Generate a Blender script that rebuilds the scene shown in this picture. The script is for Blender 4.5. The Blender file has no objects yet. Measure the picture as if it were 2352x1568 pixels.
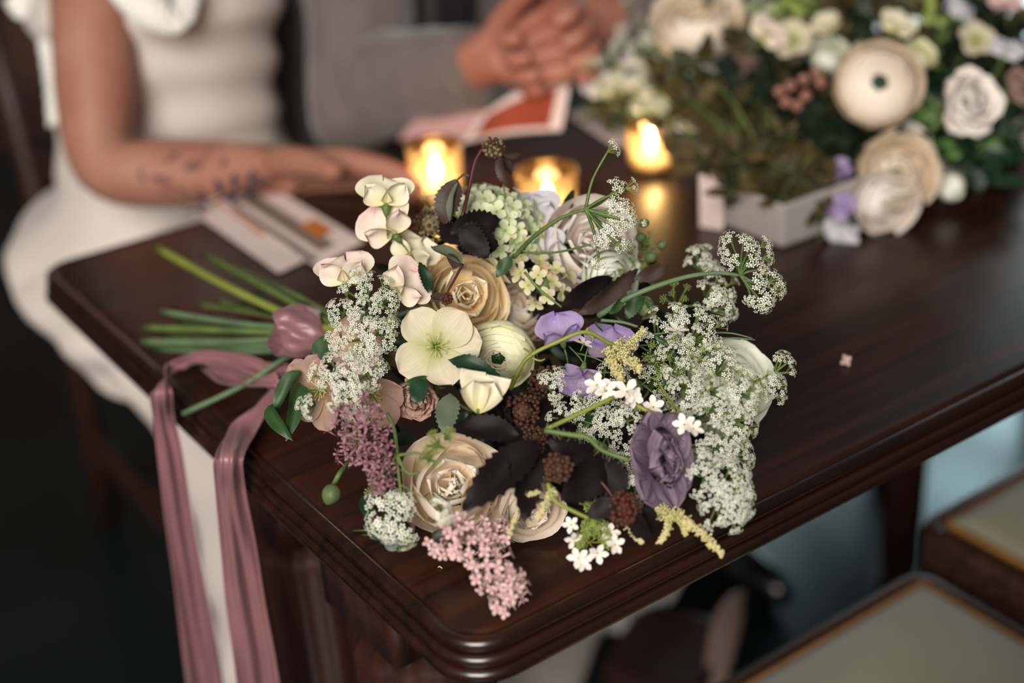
import bpy, math, random
import numpy as np
from mathutils import Vector, Matrix, Quaternion
rng = random.Random(7)
nrg = np.random.RandomState(11)
scene = bpy.context.scene
COL = scene.collection
pi = math.pi

# ------------------------------------------------------------------ camera, world, lights, exposure
PITCH, ROLL, YAW = math.radians(26.886), math.radians(-4.224), math.radians(33.387)
CAM = Vector((0, 0, 1.295)); FPX = 3267.0; ZT = 0.745
FW = Vector((math.sin(YAW) * math.cos(PITCH), math.cos(YAW) * math.cos(PITCH), -math.sin(PITCH)))
_r0 = Vector((math.cos(YAW), -math.sin(YAW), 0)); _u0 = _r0.cross(FW)
RT = _r0 * math.cos(ROLL) + _u0 * math.sin(ROLL)
UP = -_r0 * math.sin(ROLL) + _u0 * math.cos(ROLL)
cd = bpy.data.cameras.new('camera'); cam = bpy.data.objects.new('camera', cd); COL.objects.link(cam)
M = Matrix((RT, UP, -FW)).transposed().to_4x4(); M.translation = CAM
cam.matrix_world = M
cd.lens = 50; cd.sensor_width = 36; cd.sensor_fit = 'HORIZONTAL'; cd.clip_start = 0.02; cd.clip_end = 60
cd.dof.use_dof = True; cd.dof.focus_distance = 0.955; cd.dof.aperture_fstop = 2.25
scene.camera = cam
scene.view_settings.view_transform = 'Standard'; scene.view_settings.look = 'None'
scene.view_settings.gamma = 1; scene.view_settings.use_curve_mapping = False
scene.view_settings.exposure = 0.0
scene.cycles.use_denoising = True
scene.cycles.max_bounces = 8; scene.cycles.transparent_max_bounces = 12
scene.cycles.caustics_reflective = False; scene.cycles.caustics_refractive = False
scene.cycles.sample_clamp_indirect = 4

w = bpy.data.worlds.new('room_air'); scene.world = w; w.use_nodes = True
w.node_tree.nodes['Background'].inputs[0].default_value = (0.95, 0.97, 1.0, 1)
w.node_tree.nodes['Background'].inputs[1].default_value = 0.075

def area(name, loc, target, sx, sy, power, col):
    l = bpy.data.lights.new(name, 'AREA'); l.shape = 'RECTANGLE'; l.size = sx; l.size_y = sy
    l.energy = power; l.color = col
    o = bpy.data.objects.new(name, l); COL.objects.link(o); o.location = loc
    d = Vector(target) - Vector(loc); o.rotation_euler = d.to_track_quat('-Z', 'Y').to_euler()
    return o
area('window_daylight', (-1.74, -1.30, 2.60), (0.6, 0.95, 0.75), 1.7, 1.9, 192, (1.0, 0.955, 0.885))
area('far_window_daylight', (3.385, 2.8, 1.15), (0.0, 2.8, 1.15), 1.8, 1.4, 52, (0.80, 0.97, 1.0))

# ------------------------------------------------------------------ helpers: where a pixel of the photograph lies
def ray(px, py): return FW + RT * ((px - 1176) / FPX) - UP * ((py - 784) / FPX)
def P(px, py, d): return CAM + ray(px, py) * d
def T(px, py, h=0.0):
    v = ray(px, py); return CAM + v * ((ZT + h - CAM.z) / v.z)
def onx(px, py, x):
    v = ray(px, py); return CAM + v * ((x - CAM.x) / v.x)
def S(px, d): return px * d / FPX
def N(a, b, c): return (RT * a + UP * b - FW * c).normalized()
def D0(py): return float(np.interp(py, [300, 450, 600, 800, 950, 1100, 1200, 1400], [1.0, 0.995, 0.98, 0.962, 0.935, 0.912, 0.902, 0.882]))
def above(p, h=0.006):
    if p.z < ZT + h: p = Vector((p.x, p.y, ZT + h))
    return p

# ------------------------------------------------------------------ materials
def mat(name, base, rough=0.5, spec=0.5, metal=0.0, var=0.0, vscale=20.0, bump=0.0, bscale=60.0, stretch=(1, 1, 1), col2=None, coat=0.0, sheen=0.0, sss=0.0, trans=0.0, contrast=(0.35, 0.65), tint=(1, 1, 1)):
    m = bpy.data.materials.new(name); m.use_nodes = True; nt = m.node_tree; n = nt.nodes; l = nt.links
    b = n['Principled BSDF']; out = n['Material Output']
    b.inputs['Base Color'].default_value = (*base, 1); b.inputs['Roughness'].default_value = rough
    b.inputs['Specular IOR Level'].default_value = spec; b.inputs['Specular Tint'].default_value = (*tint, 1); b.inputs['Metallic'].default_value = metal
    b.inputs['Coat Weight'].default_value = coat; b.inputs['Coat Roughness'].default_value = 0.15
    b.inputs['Sheen Weight'].default_value = sheen
    if sss: b.inputs['Subsurface Weight'].default_value = sss; b.inputs['Subsurface Radius'].default_value = (0.02, 0.008, 0.004)
    tc = n.new('ShaderNodeTexCoord'); mp = n.new('ShaderNodeMapping'); l.new(tc.outputs['Object'], mp.inputs[0])
    mp.inputs['Scale'].default_value = stretch
    if var or col2:
        t = n.new('ShaderNodeTexNoise'); t.inputs['Scale'].default_value = vscale; t.inputs['Detail'].default_value = 5
        l.new(mp.outputs[0], t.inputs[0])
        rp = n.new('ShaderNodeValToRGB'); rp.color_ramp.elements[0].position = contrast[0]; rp.color_ramp.elements[1].position = contrast[1]
        c2 = col2 or tuple(c * (1 - var) for c in base)
        rp.color_ramp.elements[0].color = (*c2, 1); rp.color_ramp.elements[1].color = (*base, 1)
        l.new(t.outputs[0], rp.inputs[0]); l.new(rp.outputs[0], b.inputs['Base Color'])
    if bump:
        t2 = n.new('ShaderNodeTexNoise'); t2.inputs['Scale'].default_value = bscale; t2.inputs['Detail'].default_value = 4
        l.new(mp.outputs[0], t2.inputs[0]); bp = n.new('ShaderNodeBump'); bp.inputs['Strength'].default_value = bump; bp.inputs['Distance'].default_value = 0.004
        l.new(t2.outputs[0], bp.inputs['Height']); l.new(bp.outputs[0], b.inputs['Normal'])
    if trans:
        tr = n.new('ShaderNodeBsdfTranslucent'); mx = n.new('ShaderNodeMixShader'); mx.inputs[0].default_value = trans
        tr.inputs[0].default_value = (*base, 1)
        l.new(b.outputs[0], mx.inputs[1]); l.new(tr.outputs[0], mx.inputs[2]); l.new(mx.outputs[0], out.inputs[0])
    return m

def petal_mat(name, base, tip, mid=None, vein=0.12, trans=0.3, rough=0.55, edge=None):
    """petal colour runs from the claw (v = 0) to the rim (v = 1), with fine lengthwise veins"""
    m = bpy.data.materials.new(name); m.use_nodes = True; nt = m.node_tree; n = nt.nodes; l = nt.links
    b = n['Principled BSDF']; out = n['Material Output']; b.inputs['Roughness'].default_value = rough
    b.inputs['Specular IOR Level'].default_value = 0.25
    a = n.new('ShaderNodeAttribute'); a.attribute_name = 'along'; u = n.new('ShaderNodeAttribute'); u.attribute_name = 'across'
    rp = n.new('ShaderNodeValToRGB'); e = rp.color_ramp.elements
    e[0].color = (*base, 1); e[1].color = (*tip, 1)
    if mid: q = e.new(0.5); q.color = (*mid, 1)
    if edge: q = e.new(0.93); q.color = (*tip, 1); e[-1].color = (*edge, 1); e[-1].position = 1.0
    l.new(a.outputs['Fac'], rp.inputs[0])
    cx = n.new('ShaderNodeCombineXYZ'); k = n.new('ShaderNodeMath'); k.operation = 'MULTIPLY'; k.inputs[1].default_value = 9.0
    l.new(u.outputs['Fac'], k.inputs[0]); l.new(k.outputs[0], cx.inputs[0]); l.new(a.outputs['Fac'], cx.inputs[1])
    oi = n.new('ShaderNodeObjectInfo'); l.new(oi.outputs['Random'], cx.inputs[2])
    t = n.new('ShaderNodeTexNoise'); t.inputs['Scale'].default_value = 2.2; t.inputs['Detail'].default_value = 4
    l.new(cx.outputs[0], t.inputs[0])
    mr = n.new('ShaderNodeMapRange'); mr.inputs['From Min'].default_value = 0.3; mr.inputs['From Max'].default_value = 0.7
    mr.inputs['To Min'].default_value = 1 - vein; mr.inputs['To Max'].default_value = 1.0; l.new(t.outputs[0], mr.inputs[0])
    vm = n.new('ShaderNodeVectorMath'); vm.operation = 'SCALE'; l.new(rp.outputs[0], vm.inputs[0]); l.new(mr.outputs[0], vm.inputs['Scale'])
    l.new(vm.outputs[0], b.inputs['Base Color'])
    bp = n.new('ShaderNodeBump'); bp.inputs['Strength'].default_value = 0.12; bp.inputs['Distance'].default_value = 0.002
    l.new(t.outputs[0], bp.inputs['Height']); l.new(bp.outputs[0], b.inputs['Normal'])
    tr = n.new('ShaderNodeBsdfTranslucent'); mx = n.new('ShaderNodeMixShader'); mx.inputs[0].default_value = trans
    l.new(vm.outputs[0], tr.inputs[0]); l.new(b.outputs[0], mx.inputs[1]); l.new(tr.outputs[0], mx.inputs[2]); l.new(mx.outputs[0], out.inputs[0])
    return m

def wood_mat(name, c1, c2, rough, axis=0, coat=0.4, scale=6.0):
    m = bpy.data.materials.new(name); m.use_nodes = True; nt = m.node_tree; n = nt.nodes; l = nt.links
    b = n['Principled BSDF']; b.inputs['Roughness'].default_value = rough; b.inputs['Coat Weight'].default_value = coat; b.inputs['Coat Roughness'].default_value = 0.22
    b.inputs['Specular IOR Level'].default_value = 0.4
    tc = n.new('ShaderNodeTexCoord'); mp = n.new('ShaderNodeMapping'); s = [14.0, 14.0, 14.0]; s[axis] = 0.7; mp.inputs['Scale'].default_value = s
    l.new(tc.outputs['Object'], mp.inputs[0])
    t = n.new('ShaderNodeTexNoise'); t.inputs['Scale'].default_value = scale; t.inputs['Detail'].default_value = 8; t.inputs['Distortion'].default_value = 0.6
    l.new(mp.outputs[0], t.inputs[0])
    t2 = n.new('ShaderNodeTexNoise'); t2.inputs['Scale'].default_value = 2.3; t2.inputs['Detail'].default_value = 3; l.new(tc.outputs['Object'], t2.inputs[0])
    ad = n.new('ShaderNodeMath'); ad.operation = 'MULTIPLY_ADD'; ad.inputs[1].default_value = 0.5; l.new(t2.outputs[0], ad.inputs[0]); l.new(t.outputs[0], ad.inputs[2])
    rp = n.new('ShaderNodeValToRGB'); rp.color_ramp.elements[0].position = 0.55; rp.color_ramp.elements[1].position = 0.95
    rp.color_ramp.elements[0].color = (*c1, 1); rp.color_ramp.elements[1].color = (*c2, 1)
    l.new(ad.outputs[0], rp.inputs[0]); l.new(rp.outputs[0], b.inputs['Base Color'])
    bp = n.new('ShaderNodeBump'); bp.inputs['Strength'].default_value = 0.06; bp.inputs['Distance'].default_value = 0.001
    l.new(t.outputs[0], bp.inputs['Height']); l.new(bp.outputs[0], b.inputs['Normal'])
    return m

MT = {}
MT['table'] = wood_mat('mahogany', (0.0085, 0.0024, 0.0013), (0.040, 0.0105, 0.0040), 0.38, 0, 0.28)
MT['leg'] = wood_mat('mahogany_legs', (0.018, 0.0058, 0.004), (0.05, 0.016, 0.009), 0.42, 2)
MT['chairwood'] = wood_mat('dark_chair_wood', (0.016, 0.006, 0.004), (0.05, 0.017, 0.009), 0.5, 0, 0.05)
MT['seatwood'] = wood_mat('warm_chair_wood', (0.16, 0.055, 0.014), (0.30, 0.11, 0.03), 0.4, 0)
MT['panel'] = wood_mat('wall_panelling', (0.03, 0.012, 0.006), (0.10, 0.036, 0.014), 0.5, 2, 0.1)
MT['floor'] = mat('teal_floor', (0.009, 0.012, 0.013), 0.30, 0.6, var=0.3, vscale=3, bump=0.02, bscale=8, tint=(.55, .93, 1.0))
MT['uphol'] = mat('seat_fabric', (0.22, 0.205, 0.140), 0.8, 0.2, var=0.12, vscale=9, bump=0.15, bscale=400, sheen=0.2)
MT['gilt'] = mat('gilt_piping', (0.22, 0.105, 0.03), 0.5, 0.4, var=0.2)
MT['skin_f'] = mat('skin_warm', (0.41, 0.195, 0.135), 0.5, 0.35, col2=(0.35, 0.145, 0.10), vscale=14, sss=0.05)
MT['skin_m'] = mat('skin_ruddy', (0.41, 0.175, 0.125), 0.5, 0.35, col2=(0.33, 0.115, 0.08), vscale=18, sss=0.05)
MT['dress'] = mat('dress_silk', (0.78, 0.68, 0.62), 0.55, 0.3, var=0.10, vscale=5, bump=0.12, bscale=14, sheen=0.25, trans=0.08)
MT['lace'] = mat('dress_lace', (0.80, 0.77, 0.72), 0.75, 0.2, var=0.15, vscale=40)
MT['jacket'] = mat('taupe_wool', (0.165, 0.130, 0.120), 0.85, 0.15, var=0.14, vscale=30, bump=0.12, bscale=160, sheen=0.3)
MT['shirt'] = mat('dark_waistcoat', (0.022, 0.018, 0.022), 0.8, 0.2)
MT['hair'] = mat('brown_hair', (0.05, 0.025, 0.015), 0.6, 0.3, var=0.4, vscale=30, stretch=(1, 1, .1))
MT['eye'] = mat('eye_white', (0.7, 0.68, 0.65), 0.2, 0.5)
MT['lips'] = mat('lips', (0.45, 0.14, 0.12), 0.4, 0.4)
MT['ribbon'] = mat('mauve_silk', (0.31, 0.140, 0.150), 0.36, 0.55, var=0.16, vscale=12, bump=0.25, bscale=35, sheen=0.1, trans=0.12)
MT['paper'] = mat('blush_paper', (0.80, 0.64, 0.60), 0.75, 0.2, var=0.04)
MT['pinkpaper'] = mat('rose_paper', (0.62, 0.36, 0.35), 0.75, 0.2, var=0.05)
MT['redpanel'] = mat('coral_panel', (0.36, 0.07, 0.035), 0.7, 0.2, var=0.25, vscale=20)
MT['orange'] = mat('orange_print', (0.62, 0.20, 0.05), 0.8, 0.1, var=0.3, vscale=60)
MT['greyprint'] = mat('taupe_print', (0.26, 0.19, 0.15), 0.8, 0.1, var=0.3, vscale=40)
MT['planter'] = mat('pale_ceramic', (0.44, 0.40, 0.37), 0.45, 0.4, var=0.06)
MT['soil'] = mat('floral_foam', (0.02, 0.03, 0.015), 0.9, 0.1)
MT['wax'] = mat('candle_wax', (0.85, 0.72, 0.5), 0.4, 0.4, sss=0.3)
MT['leather'] = mat('brown_leather', (0.055, 0.018, 0.012), 0.5, 0.4, var=0.35, vscale=9, bump=0.1)
MT['strap'] = mat('pale_tan_strap', (0.48, 0.33, 0.27), 0.5, 0.4, var=0.1)
MT['black'] = mat('black_leather', (0.006, 0.006, 0.008), 0.25, 0.5, coat=0.5)
MT['green'] = mat('leaf_green', (0.035, 0.085, 0.022), 0.45, 0.4, var=0.3, vscale=60, trans=0.15)
MT['deep'] = mat('leaf_deep_green', (0.015, 0.045, 0.020), 0.42, 0.4, var=0.3, vscale=60, trans=0.1)
MT['shade_leaf'] = mat('leaf_shade_green', (0.012, 0.020, 0.009), 0.65, 0.15, var=0.4, vscale=40, trans=0.08)  # dark green of the fill leaves, shade between blooms put into the colour
MT['bright'] = mat('leaf_bright_green', (0.11, 0.25, 0.035), 0.4, 0.4, var=0.25, vscale=40, trans=0.25)
MT['olive'] = mat('leaf_olive', (0.110, 0.076, 0.027), 0.55, 0.3, col2=(0.030, 0.032, 0.012), vscale=40, trans=0.2)
MT['grey_leaf'] = mat('leaf_grey_green', (0.13, 0.155, 0.10), 0.6, 0.3, var=0.2, vscale=50, trans=0.15)
MT['dark'] = mat('leaf_black_purple', (0.014, 0.007, 0.0075), 0.55, 0.14, col2=(0.007, 0.005, 0.006), vscale=50, trans=0.04)
MT['bronze'] = mat('leaf_bronze', (0.075, 0.042, 0.028), 0.5, 0.4, col2=(0.03, 0.02, 0.018), vscale=60, trans=0.1)
MT['stem'] = mat('stem_green', (0.13, 0.185, 0.045), 0.5, 0.35, col2=(0.07, 0.12, 0.035), vscale=30)
MT['stem2'] = mat('stem_blue_green', (0.125, 0.19, 0.095), 0.5, 0.35, var=0.3, vscale=30)
MT['stem_y'] = mat('stem_yellow_green', (0.26, 0.29, 0.05), 0.5, 0.35, var=0.25, vscale=30)
MT['stem_red'] = mat('stem_burgundy', (0.075, 0.014, 0.016), 0.4, 0.45, var=0.3, vscale=40)
MT['white'] = mat('lace_white', (0.92, 0.90, 0.79), 0.65, 0.2, var=0.10, vscale=120, trans=0.10)
MT['lime'] = mat('lace_lime', (0.32, 0.40, 0.10), 0.6, 0.3, var=0.25, vscale=80)
MT['buff'] = mat('astilbe_cream', (0.86, 0.75, 0.42), 0.7, 0.2, col2=(0.66, 0.60, 0.26), vscale=160, trans=0.15)
MT['brown'] = mat('seed_brown', (0.105, 0.052, 0.026), 0.6, 0.3, col2=(0.055, 0.018, 0.014), vscale=160)
MT['redbrown'] = mat('seed_red_brown', (0.13, 0.038, 0.026), 0.55, 0.3, col2=(0.06, 0.016, 0.013), vscale=160)
MT['tan'] = mat('seed_tan', (0.25, 0.19, 0.10), 0.7, 0.3, col2=(0.10, 0.085, 0.035), vscale=200)
MT['stamen'] = mat('stamen_yellow', (0.62, 0.56, 0.20), 0.6, 0.3)
MT['bud'] = mat('bud_green', (0.12, 0.16, 0.06), 0.5, 0.3, col2=(0.06, 0.10, 0.035), vscale=60, stretch=(3, 3, .4))
MT['hairy'] = mat('bud_hair', (0.24, 0.28, 0.12), 0.6, 0.2)
# petals
MT['cream'] = petal_mat('petal_cream', (0.74, 0.68, 0.32), (0.86, 0.77, 0.60), (0.84, 0.76, 0.55), 0.07, 0.2)
MT['blushcream'] = petal_mat('petal_blush_cream', (0.78, 0.70, 0.40), (0.87, 0.66, 0.58), (0.86, 0.74, 0.60), 0.08, 0.2, edge=(0.82, 0.50, 0.48))
MT['hellebore'] = petal_mat('petal_hellebore', (0.42, 0.44, 0.17), (0.72, 0.60, 0.46), (0.70, 0.63, 0.43), 0.16, 0.18)
MT['dusk'] = petal_mat('petal_dusky_blush', (0.48, 0.30, 0.18), (0.52, 0.32, 0.27), (0.56, 0.37, 0.28), 0.16, 0.25)
MT['apricot'] = petal_mat('petal_apricot', (0.93, 0.58, 0.20), (0.97, 0.85, 0.62), (0.96, 0.78, 0.50), 0.04, 0.14)
MT['peachrose'] = petal_mat('petal_peach', (0.92, 0.70, 0.45), (0.96, 0.84, 0.70), (0.95, 0.80, 0.62), 0.04, 0.14, edge=(0.97, 0.89, 0.79))
MT['ivory'] = petal_mat('petal_ivory', (0.72, 0.72, 0.34), (0.90, 0.87, 0.62), (0.87, 0.84, 0.55), 0.05, 0.14)
MT['whiterose'] = petal_mat('petal_white', (0.76, 0.78, 0.52), (0.90, 0.90, 0.80), (0.88, 0.87, 0.72), 0.05, 0.14)
MT['blushrose'] = petal_mat('petal_blush_white', (0.92, 0.78, 0.64), (0.95, 0.87, 0.81), (0.94, 0.84, 0.76), 0.05, 0.14)
MT['lilac'] = petal_mat('petal_lilac', (0.40, 0.20, 0.42), (0.45, 0.32, 0.64), (0.50, 0.38, 0.62), 0.18, 0.3)
MT['palelilac'] = petal_mat('petal_pale_lilac', (0.68, 0.66, 0.66), (0.68, 0.66, 0.74), (0.74, 0.70, 0.72), 0.10, 0.3)
MT['poppy'] = petal_mat('petal_smoky_purple', (0.12, 0.075, 0.14), (0.27, 0.185, 0.24), (0.21, 0.14, 0.22), 0.55, 0.25, 0.5, edge=(0.40, 0.29, 0.38))
MT['carn'] = petal_mat('petal_dusty_pink', (0.55, 0.34, 0.25), (0.68, 0.44, 0.36), None, 0.15, 0.25)
MT['pink'] = petal_mat('floret_pink', (0.68, 0.32, 0.36), (0.87, 0.64, 0.60), (0.83, 0.56, 0.54), 0.08, 0.25)
MT['mauve'] = petal_mat('floret_mauve', (0.26, 0.11, 0.14), (0.42, 0.24, 0.24), (0.34, 0.16, 0.19), 0.22, 0.15)
MT['hydr'] = petal_mat('floret_green_white', (0.46, 0.55, 0.26), (0.72, 0.76, 0.52), (0.66, 0.72, 0.44), 0.12, 0.15)
MT['stock'] = petal_mat('floret_cream', (0.66, 0.60, 0.22), (0.86, 0.80, 0.60), None, 0.08, 0.25)

# ------------------------------------------------------------------ objects
WM = {}
def put(name, data, world=None, parent=None, label=None, cat=None, group=None, kind=None):
    o = bpy.data.objects.new(name, data); COL.objects.link(o)
    world = world if world is not None else Matrix.Identity(4)
    WM[o.name] = world
    if parent is not None:
        o.parent = parent; o.matrix_basis = WM[parent.name].inverted() @ world
    else: o.matrix_basis = world
    if label: o['label'] = label
    if cat: o['category'] = cat
    if group: o['group'] = group
    if kind: o['kind'] = kind
    return o
def TL(p): return Matrix.Translation(Vector(p))
def frame(p, z, s=1.0, roll=0.0, yhint=None):
    z = Vector(z).normalized()
    h = Vector(yhint) if yhint is not None else UP
    x = h.cross(z)
    if x.length < 1e-4: x = Vector((1, 0, 0)).cross(z)
    x.normalize(); y = z.cross(x)
    R = Matrix((x, y, z)).transposed() @ Matrix.Rotation(roll, 3, 'Z')
    m = R.to_4x4(); s = s if isinstance(s, (tuple, list)) else (s, s, s)
    m = m @ Matrix.Diagonal((*s, 1)); m.translation = Vector(p); return m

def mesh(name, v, f, mats, smooth=True, mi=None, along=None, across=None):
    me = bpy.data.meshes.new(name); me.from_pydata([tuple(x) for x in v], [], f); me.update()
    for m in (mats if isinstance(mats, (list, tuple)) else [mats]): me.materials.append(m)
    if smooth: me.polygons.foreach_set('use_smooth', [True] * len(me.polygons))
    if mi is not None: me.polygons.foreach_set('material_index', mi)
    if along is not None:
        a = me.attributes.new('along', 'FLOAT', 'POINT'); a.data.foreach_set('value', np.asarray(along, 'f'))
        a = me.attributes.new('across', 'FLOAT', 'POINT'); a.data.foreach_set('value', np.asarray(across, 'f'))
    return me

class MB:
    """collects shapes into one mesh"""
    def __init__(s): s.v = []; s.f = []; s.mi = []; s.al = []; s.ac = []
    def add(s, v, f, m=0, al=None, ac=None):
        k = len(s.v); s.v += [tuple(x) for x in v]; s.f += [[i + k for i in q] for q in f]; s.mi += [m] * len(f)
        s.al += list(al) if al is not None else [0.5] * len(v); s.ac += list(ac) if ac is not None else [0.0] * len(v)
    def tube(s, pts, r, n=6, m=0, caps=True):
        pts = [Vector(p) for p in pts]; k = len(pts); rr = r if isinstance(r, (list, tuple)) else [r] * k
        V = []; F = []; prev = None
        for i, p in enumerate(pts):
            t = (pts[min(i + 1, k - 1)] - pts[max(i - 1, 0)]).normalized()
            if prev is None: a = t.orthogonal().normalized()
            else: a = (prev - t * prev.dot(t)); a = a.normalized() if a.length > 1e-6 else t.orthogonal().normalized()
            prev = a; b = t.cross(a)
            for j in range(n):
                q = 2 * pi * j / n; V.append(p + (a * math.cos(q) + b * math.sin(q)) * rr[i])
        for i in range(k - 1):
            for j in range(n): F.append([i * n + j, i * n + (j + 1) % n, (i + 1) * n + (j + 1) % n, (i + 1) * n + j])
        if caps: F.append(list(range(n))[::-1]); F.append([(k - 1) * n + j for j in range(n)])
        s.add(V, F, m)
    def ball(s, c, r, m=0, nu=8, nv=6, sq=(1, 1, 1)):
        V = []; F = []; c = Vector(c)
        for i in range(nv + 1):
            a = pi * i / nv
            for j in range(nu):
                b = 2 * pi * j / nu
                V.append(c + Vector((r * sq[0] * math.sin(a) * math.cos(b), r * sq[1] * math.sin(a) * math.sin(b), r * sq[2] * math.cos(a))))
        for i in range(nv):
            for j in range(nu): F.append([i * nu + j, (i + 1) * nu + j, (i + 1) * nu + (j + 1) % nu, i * nu + (j + 1) % nu])
        s.add(V, F, m)
    def octa(s, c, r, m=0, h=1.0):
        c = Vector(c); d = [Vector(x) * r for x in ((1, 0, 0), (0, 1, 0), (-1, 0, 0), (0, -1, 0), (0, 0, h), (0, 0, -h))]
        s.add([c + x for x in d], [[0, 1, 4], [1, 2, 4], [2, 3, 4], [3, 0, 4], [1, 0, 5], [2, 1, 5], [3, 2, 5], [0, 3, 5]], m)
    def box(s, lo, hi, m=0):
        x0, y0, z0 = lo; x1, y1, z1 = hi
        s.add([(x0, y0, z0), (x1, y0, z0), (x1, y1, z0), (x0, y1, z0), (x0, y0, z1), (x1, y0, z1), (x1, y1, z1), (x0, y1, z1)],
              [[3, 2, 1, 0], [4, 5, 6, 7], [0, 1, 5, 4], [1, 2, 6, 5], [2, 3, 7, 6], [3, 0, 4, 7]], m)
    def make(s, name, mats, smooth=True): return mesh(name, s.v, s.f, mats, smooth, s.mi, s.al, s.ac)

def catmull(pts, n=8):
    pts = [Vector(p) for p in pts]; q = [pts[0] * 2 - pts[1]] + pts + [pts[-1] * 2 - pts[-2]]; out = []
    for i in range(1, len(q) - 2):
        a, b, c, d = q[i - 1:i + 3]
        for k in range(n):
            t = k / n
            out.append(0.5 * ((2 * b) + (c - a) * t + (2 * a - 5 * b + 4 * c - d) * t * t + (3 * b - a - 3 * c + d) * t ** 3))
    out.append(pts[-1]); return out
def bevelled(o, w=0.004, seg=2):
    m = o.modifiers.new('bevel', 'BEVEL'); m.width = w; m.segments = seg; m.limit_method = 'ANGLE'; return o

# ------------------------------------------------------------------ petals
def grid(nu, nv): return [[j * nu + i, j * nu + i + 1, (j + 1) * nu + i + 1, (j + 1) * nu + i] for j in range(nv - 1) for i in range(nu - 1)]
_pc = {}
def flat_petal(L=1.0, W=0.8, c=0.6, base=0.25, th0=10, th1=20, curl=0, cup=0.1, ruf=0.0, fr=3, notch=0.0, point=0.0, ph=0.0, nu=9, nv=9, r0=0.06, mt='cream'):
    """a petal from the flower's centre outwards along +Y; th = elevation of its midrib in degrees"""
    key = ('f', L, W, c, base, th0, th1, curl, cup, ruf, fr, notch, point, round(ph, 2), nu, nv, r0, mt)
    if key in _pc: return _pc[key]
    v = np.linspace(0, 1, nv); u = np.linspace(-1, 1, nu)
    sh = np.where(v < c, base + (1 - base) * np.sin(pi / 2 * np.clip(v / c, 0, 1)) ** 0.9, np.sqrt(np.clip(1 - ((v - c) / (1 - c)) ** 2, 0, 1)))
    if point: sh = sh * (1 - point * np.clip((v - c) / (1 - c), 0, 1) ** 1.2)
    sh[-1] = max(sh[-1], 0.05)
    th = np.radians(th0 + (th1 - th0) * v + curl * np.clip((v - 0.65) / 0.35, 0, 1) ** 2)
    dv = L / (nv - 1); y = r0 + np.concatenate([[0], np.cumsum(np.cos(th[:-1])) * dv]); z = np.concatenate([[0], np.cumsum(np.sin(th[:-1])) * dv])
    V = []; al = []; ac = []
    for j in range(nv):
        for i in range(nu):
            x = u[i] * W / 2 * sh[j]
            o = cup * (u[i] ** 2) * sh[j] + ruf * (v[j] ** 1.5) * math.sin(fr * u[i] * pi + ph) * (0.35 + 0.65 * abs(u[i])) + ruf * 0.5 * v[j] * math.sin(2.3 * fr * u[i] + 5 * v[j] + 2 * ph)
            nt = notch * math.exp(-(u[i] / 0.25) ** 2) * max(0, v[j] - 0.5) * 2
            V.append((x, y[j] - math.sin(th[j]) * o - math.cos(th[j]) * nt, z[j] + math.cos(th[j]) * o - math.sin(th[j]) * nt)); al.append(v[j]); ac.append(u[i])
    me = mesh('petal', V, grid(nu, nv), MT[mt], True, None, al, ac); _pc[key] = me; return me
def shell_petal(rho=1.0, p0=150, p1=55, daz=110, flare=0.1, ruf=0.05, k=3, ph=0.0, sq=0.85, arc=0.3, nu=11, nv=9, mt='cream'):
    """a petal that hugs a ball around the flower's axis, from polar angle p0 (below) up to its rim at p1"""
    key = ('s', rho, p0, p1, daz, flare, ruf, k, round(ph, 2), sq, arc, nu, nv, mt)
    if key in _pc: return _pc[key]
    V = []; al = []; ac = []
    for v in np.linspace(0, 1, nv):
        for u in np.linspace(-1, 1, nu):
            pe = p1 + (p0 - p1) * arc * abs(u) ** 2.4 + ruf * 40 * math.sin(k * 1.7 * u + 2 * ph) * v
            pol = math.radians(p0 + (pe - p0) * v)
            az = u * math.radians(daz / 2) * (0.4 + 0.6 * v ** 0.7) + ruf * 0.4 * math.sin(5 * v + ph)
            r = rho * (1 + flare * v ** 4 + ruf * v ** 2 * math.sin(k * u * 2 + ph) + 0.02 * u)
            V.append((r * math.sin(pol) * math.sin(az), r * math.sin(pol) * math.cos(az), r * math.cos(pol) * sq)); al.append(v); ac.append(u)
    me = mesh('petal', V, grid(nu, nv), MT[mt], True, None, al, ac); _pc[key] = me; return me

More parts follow.
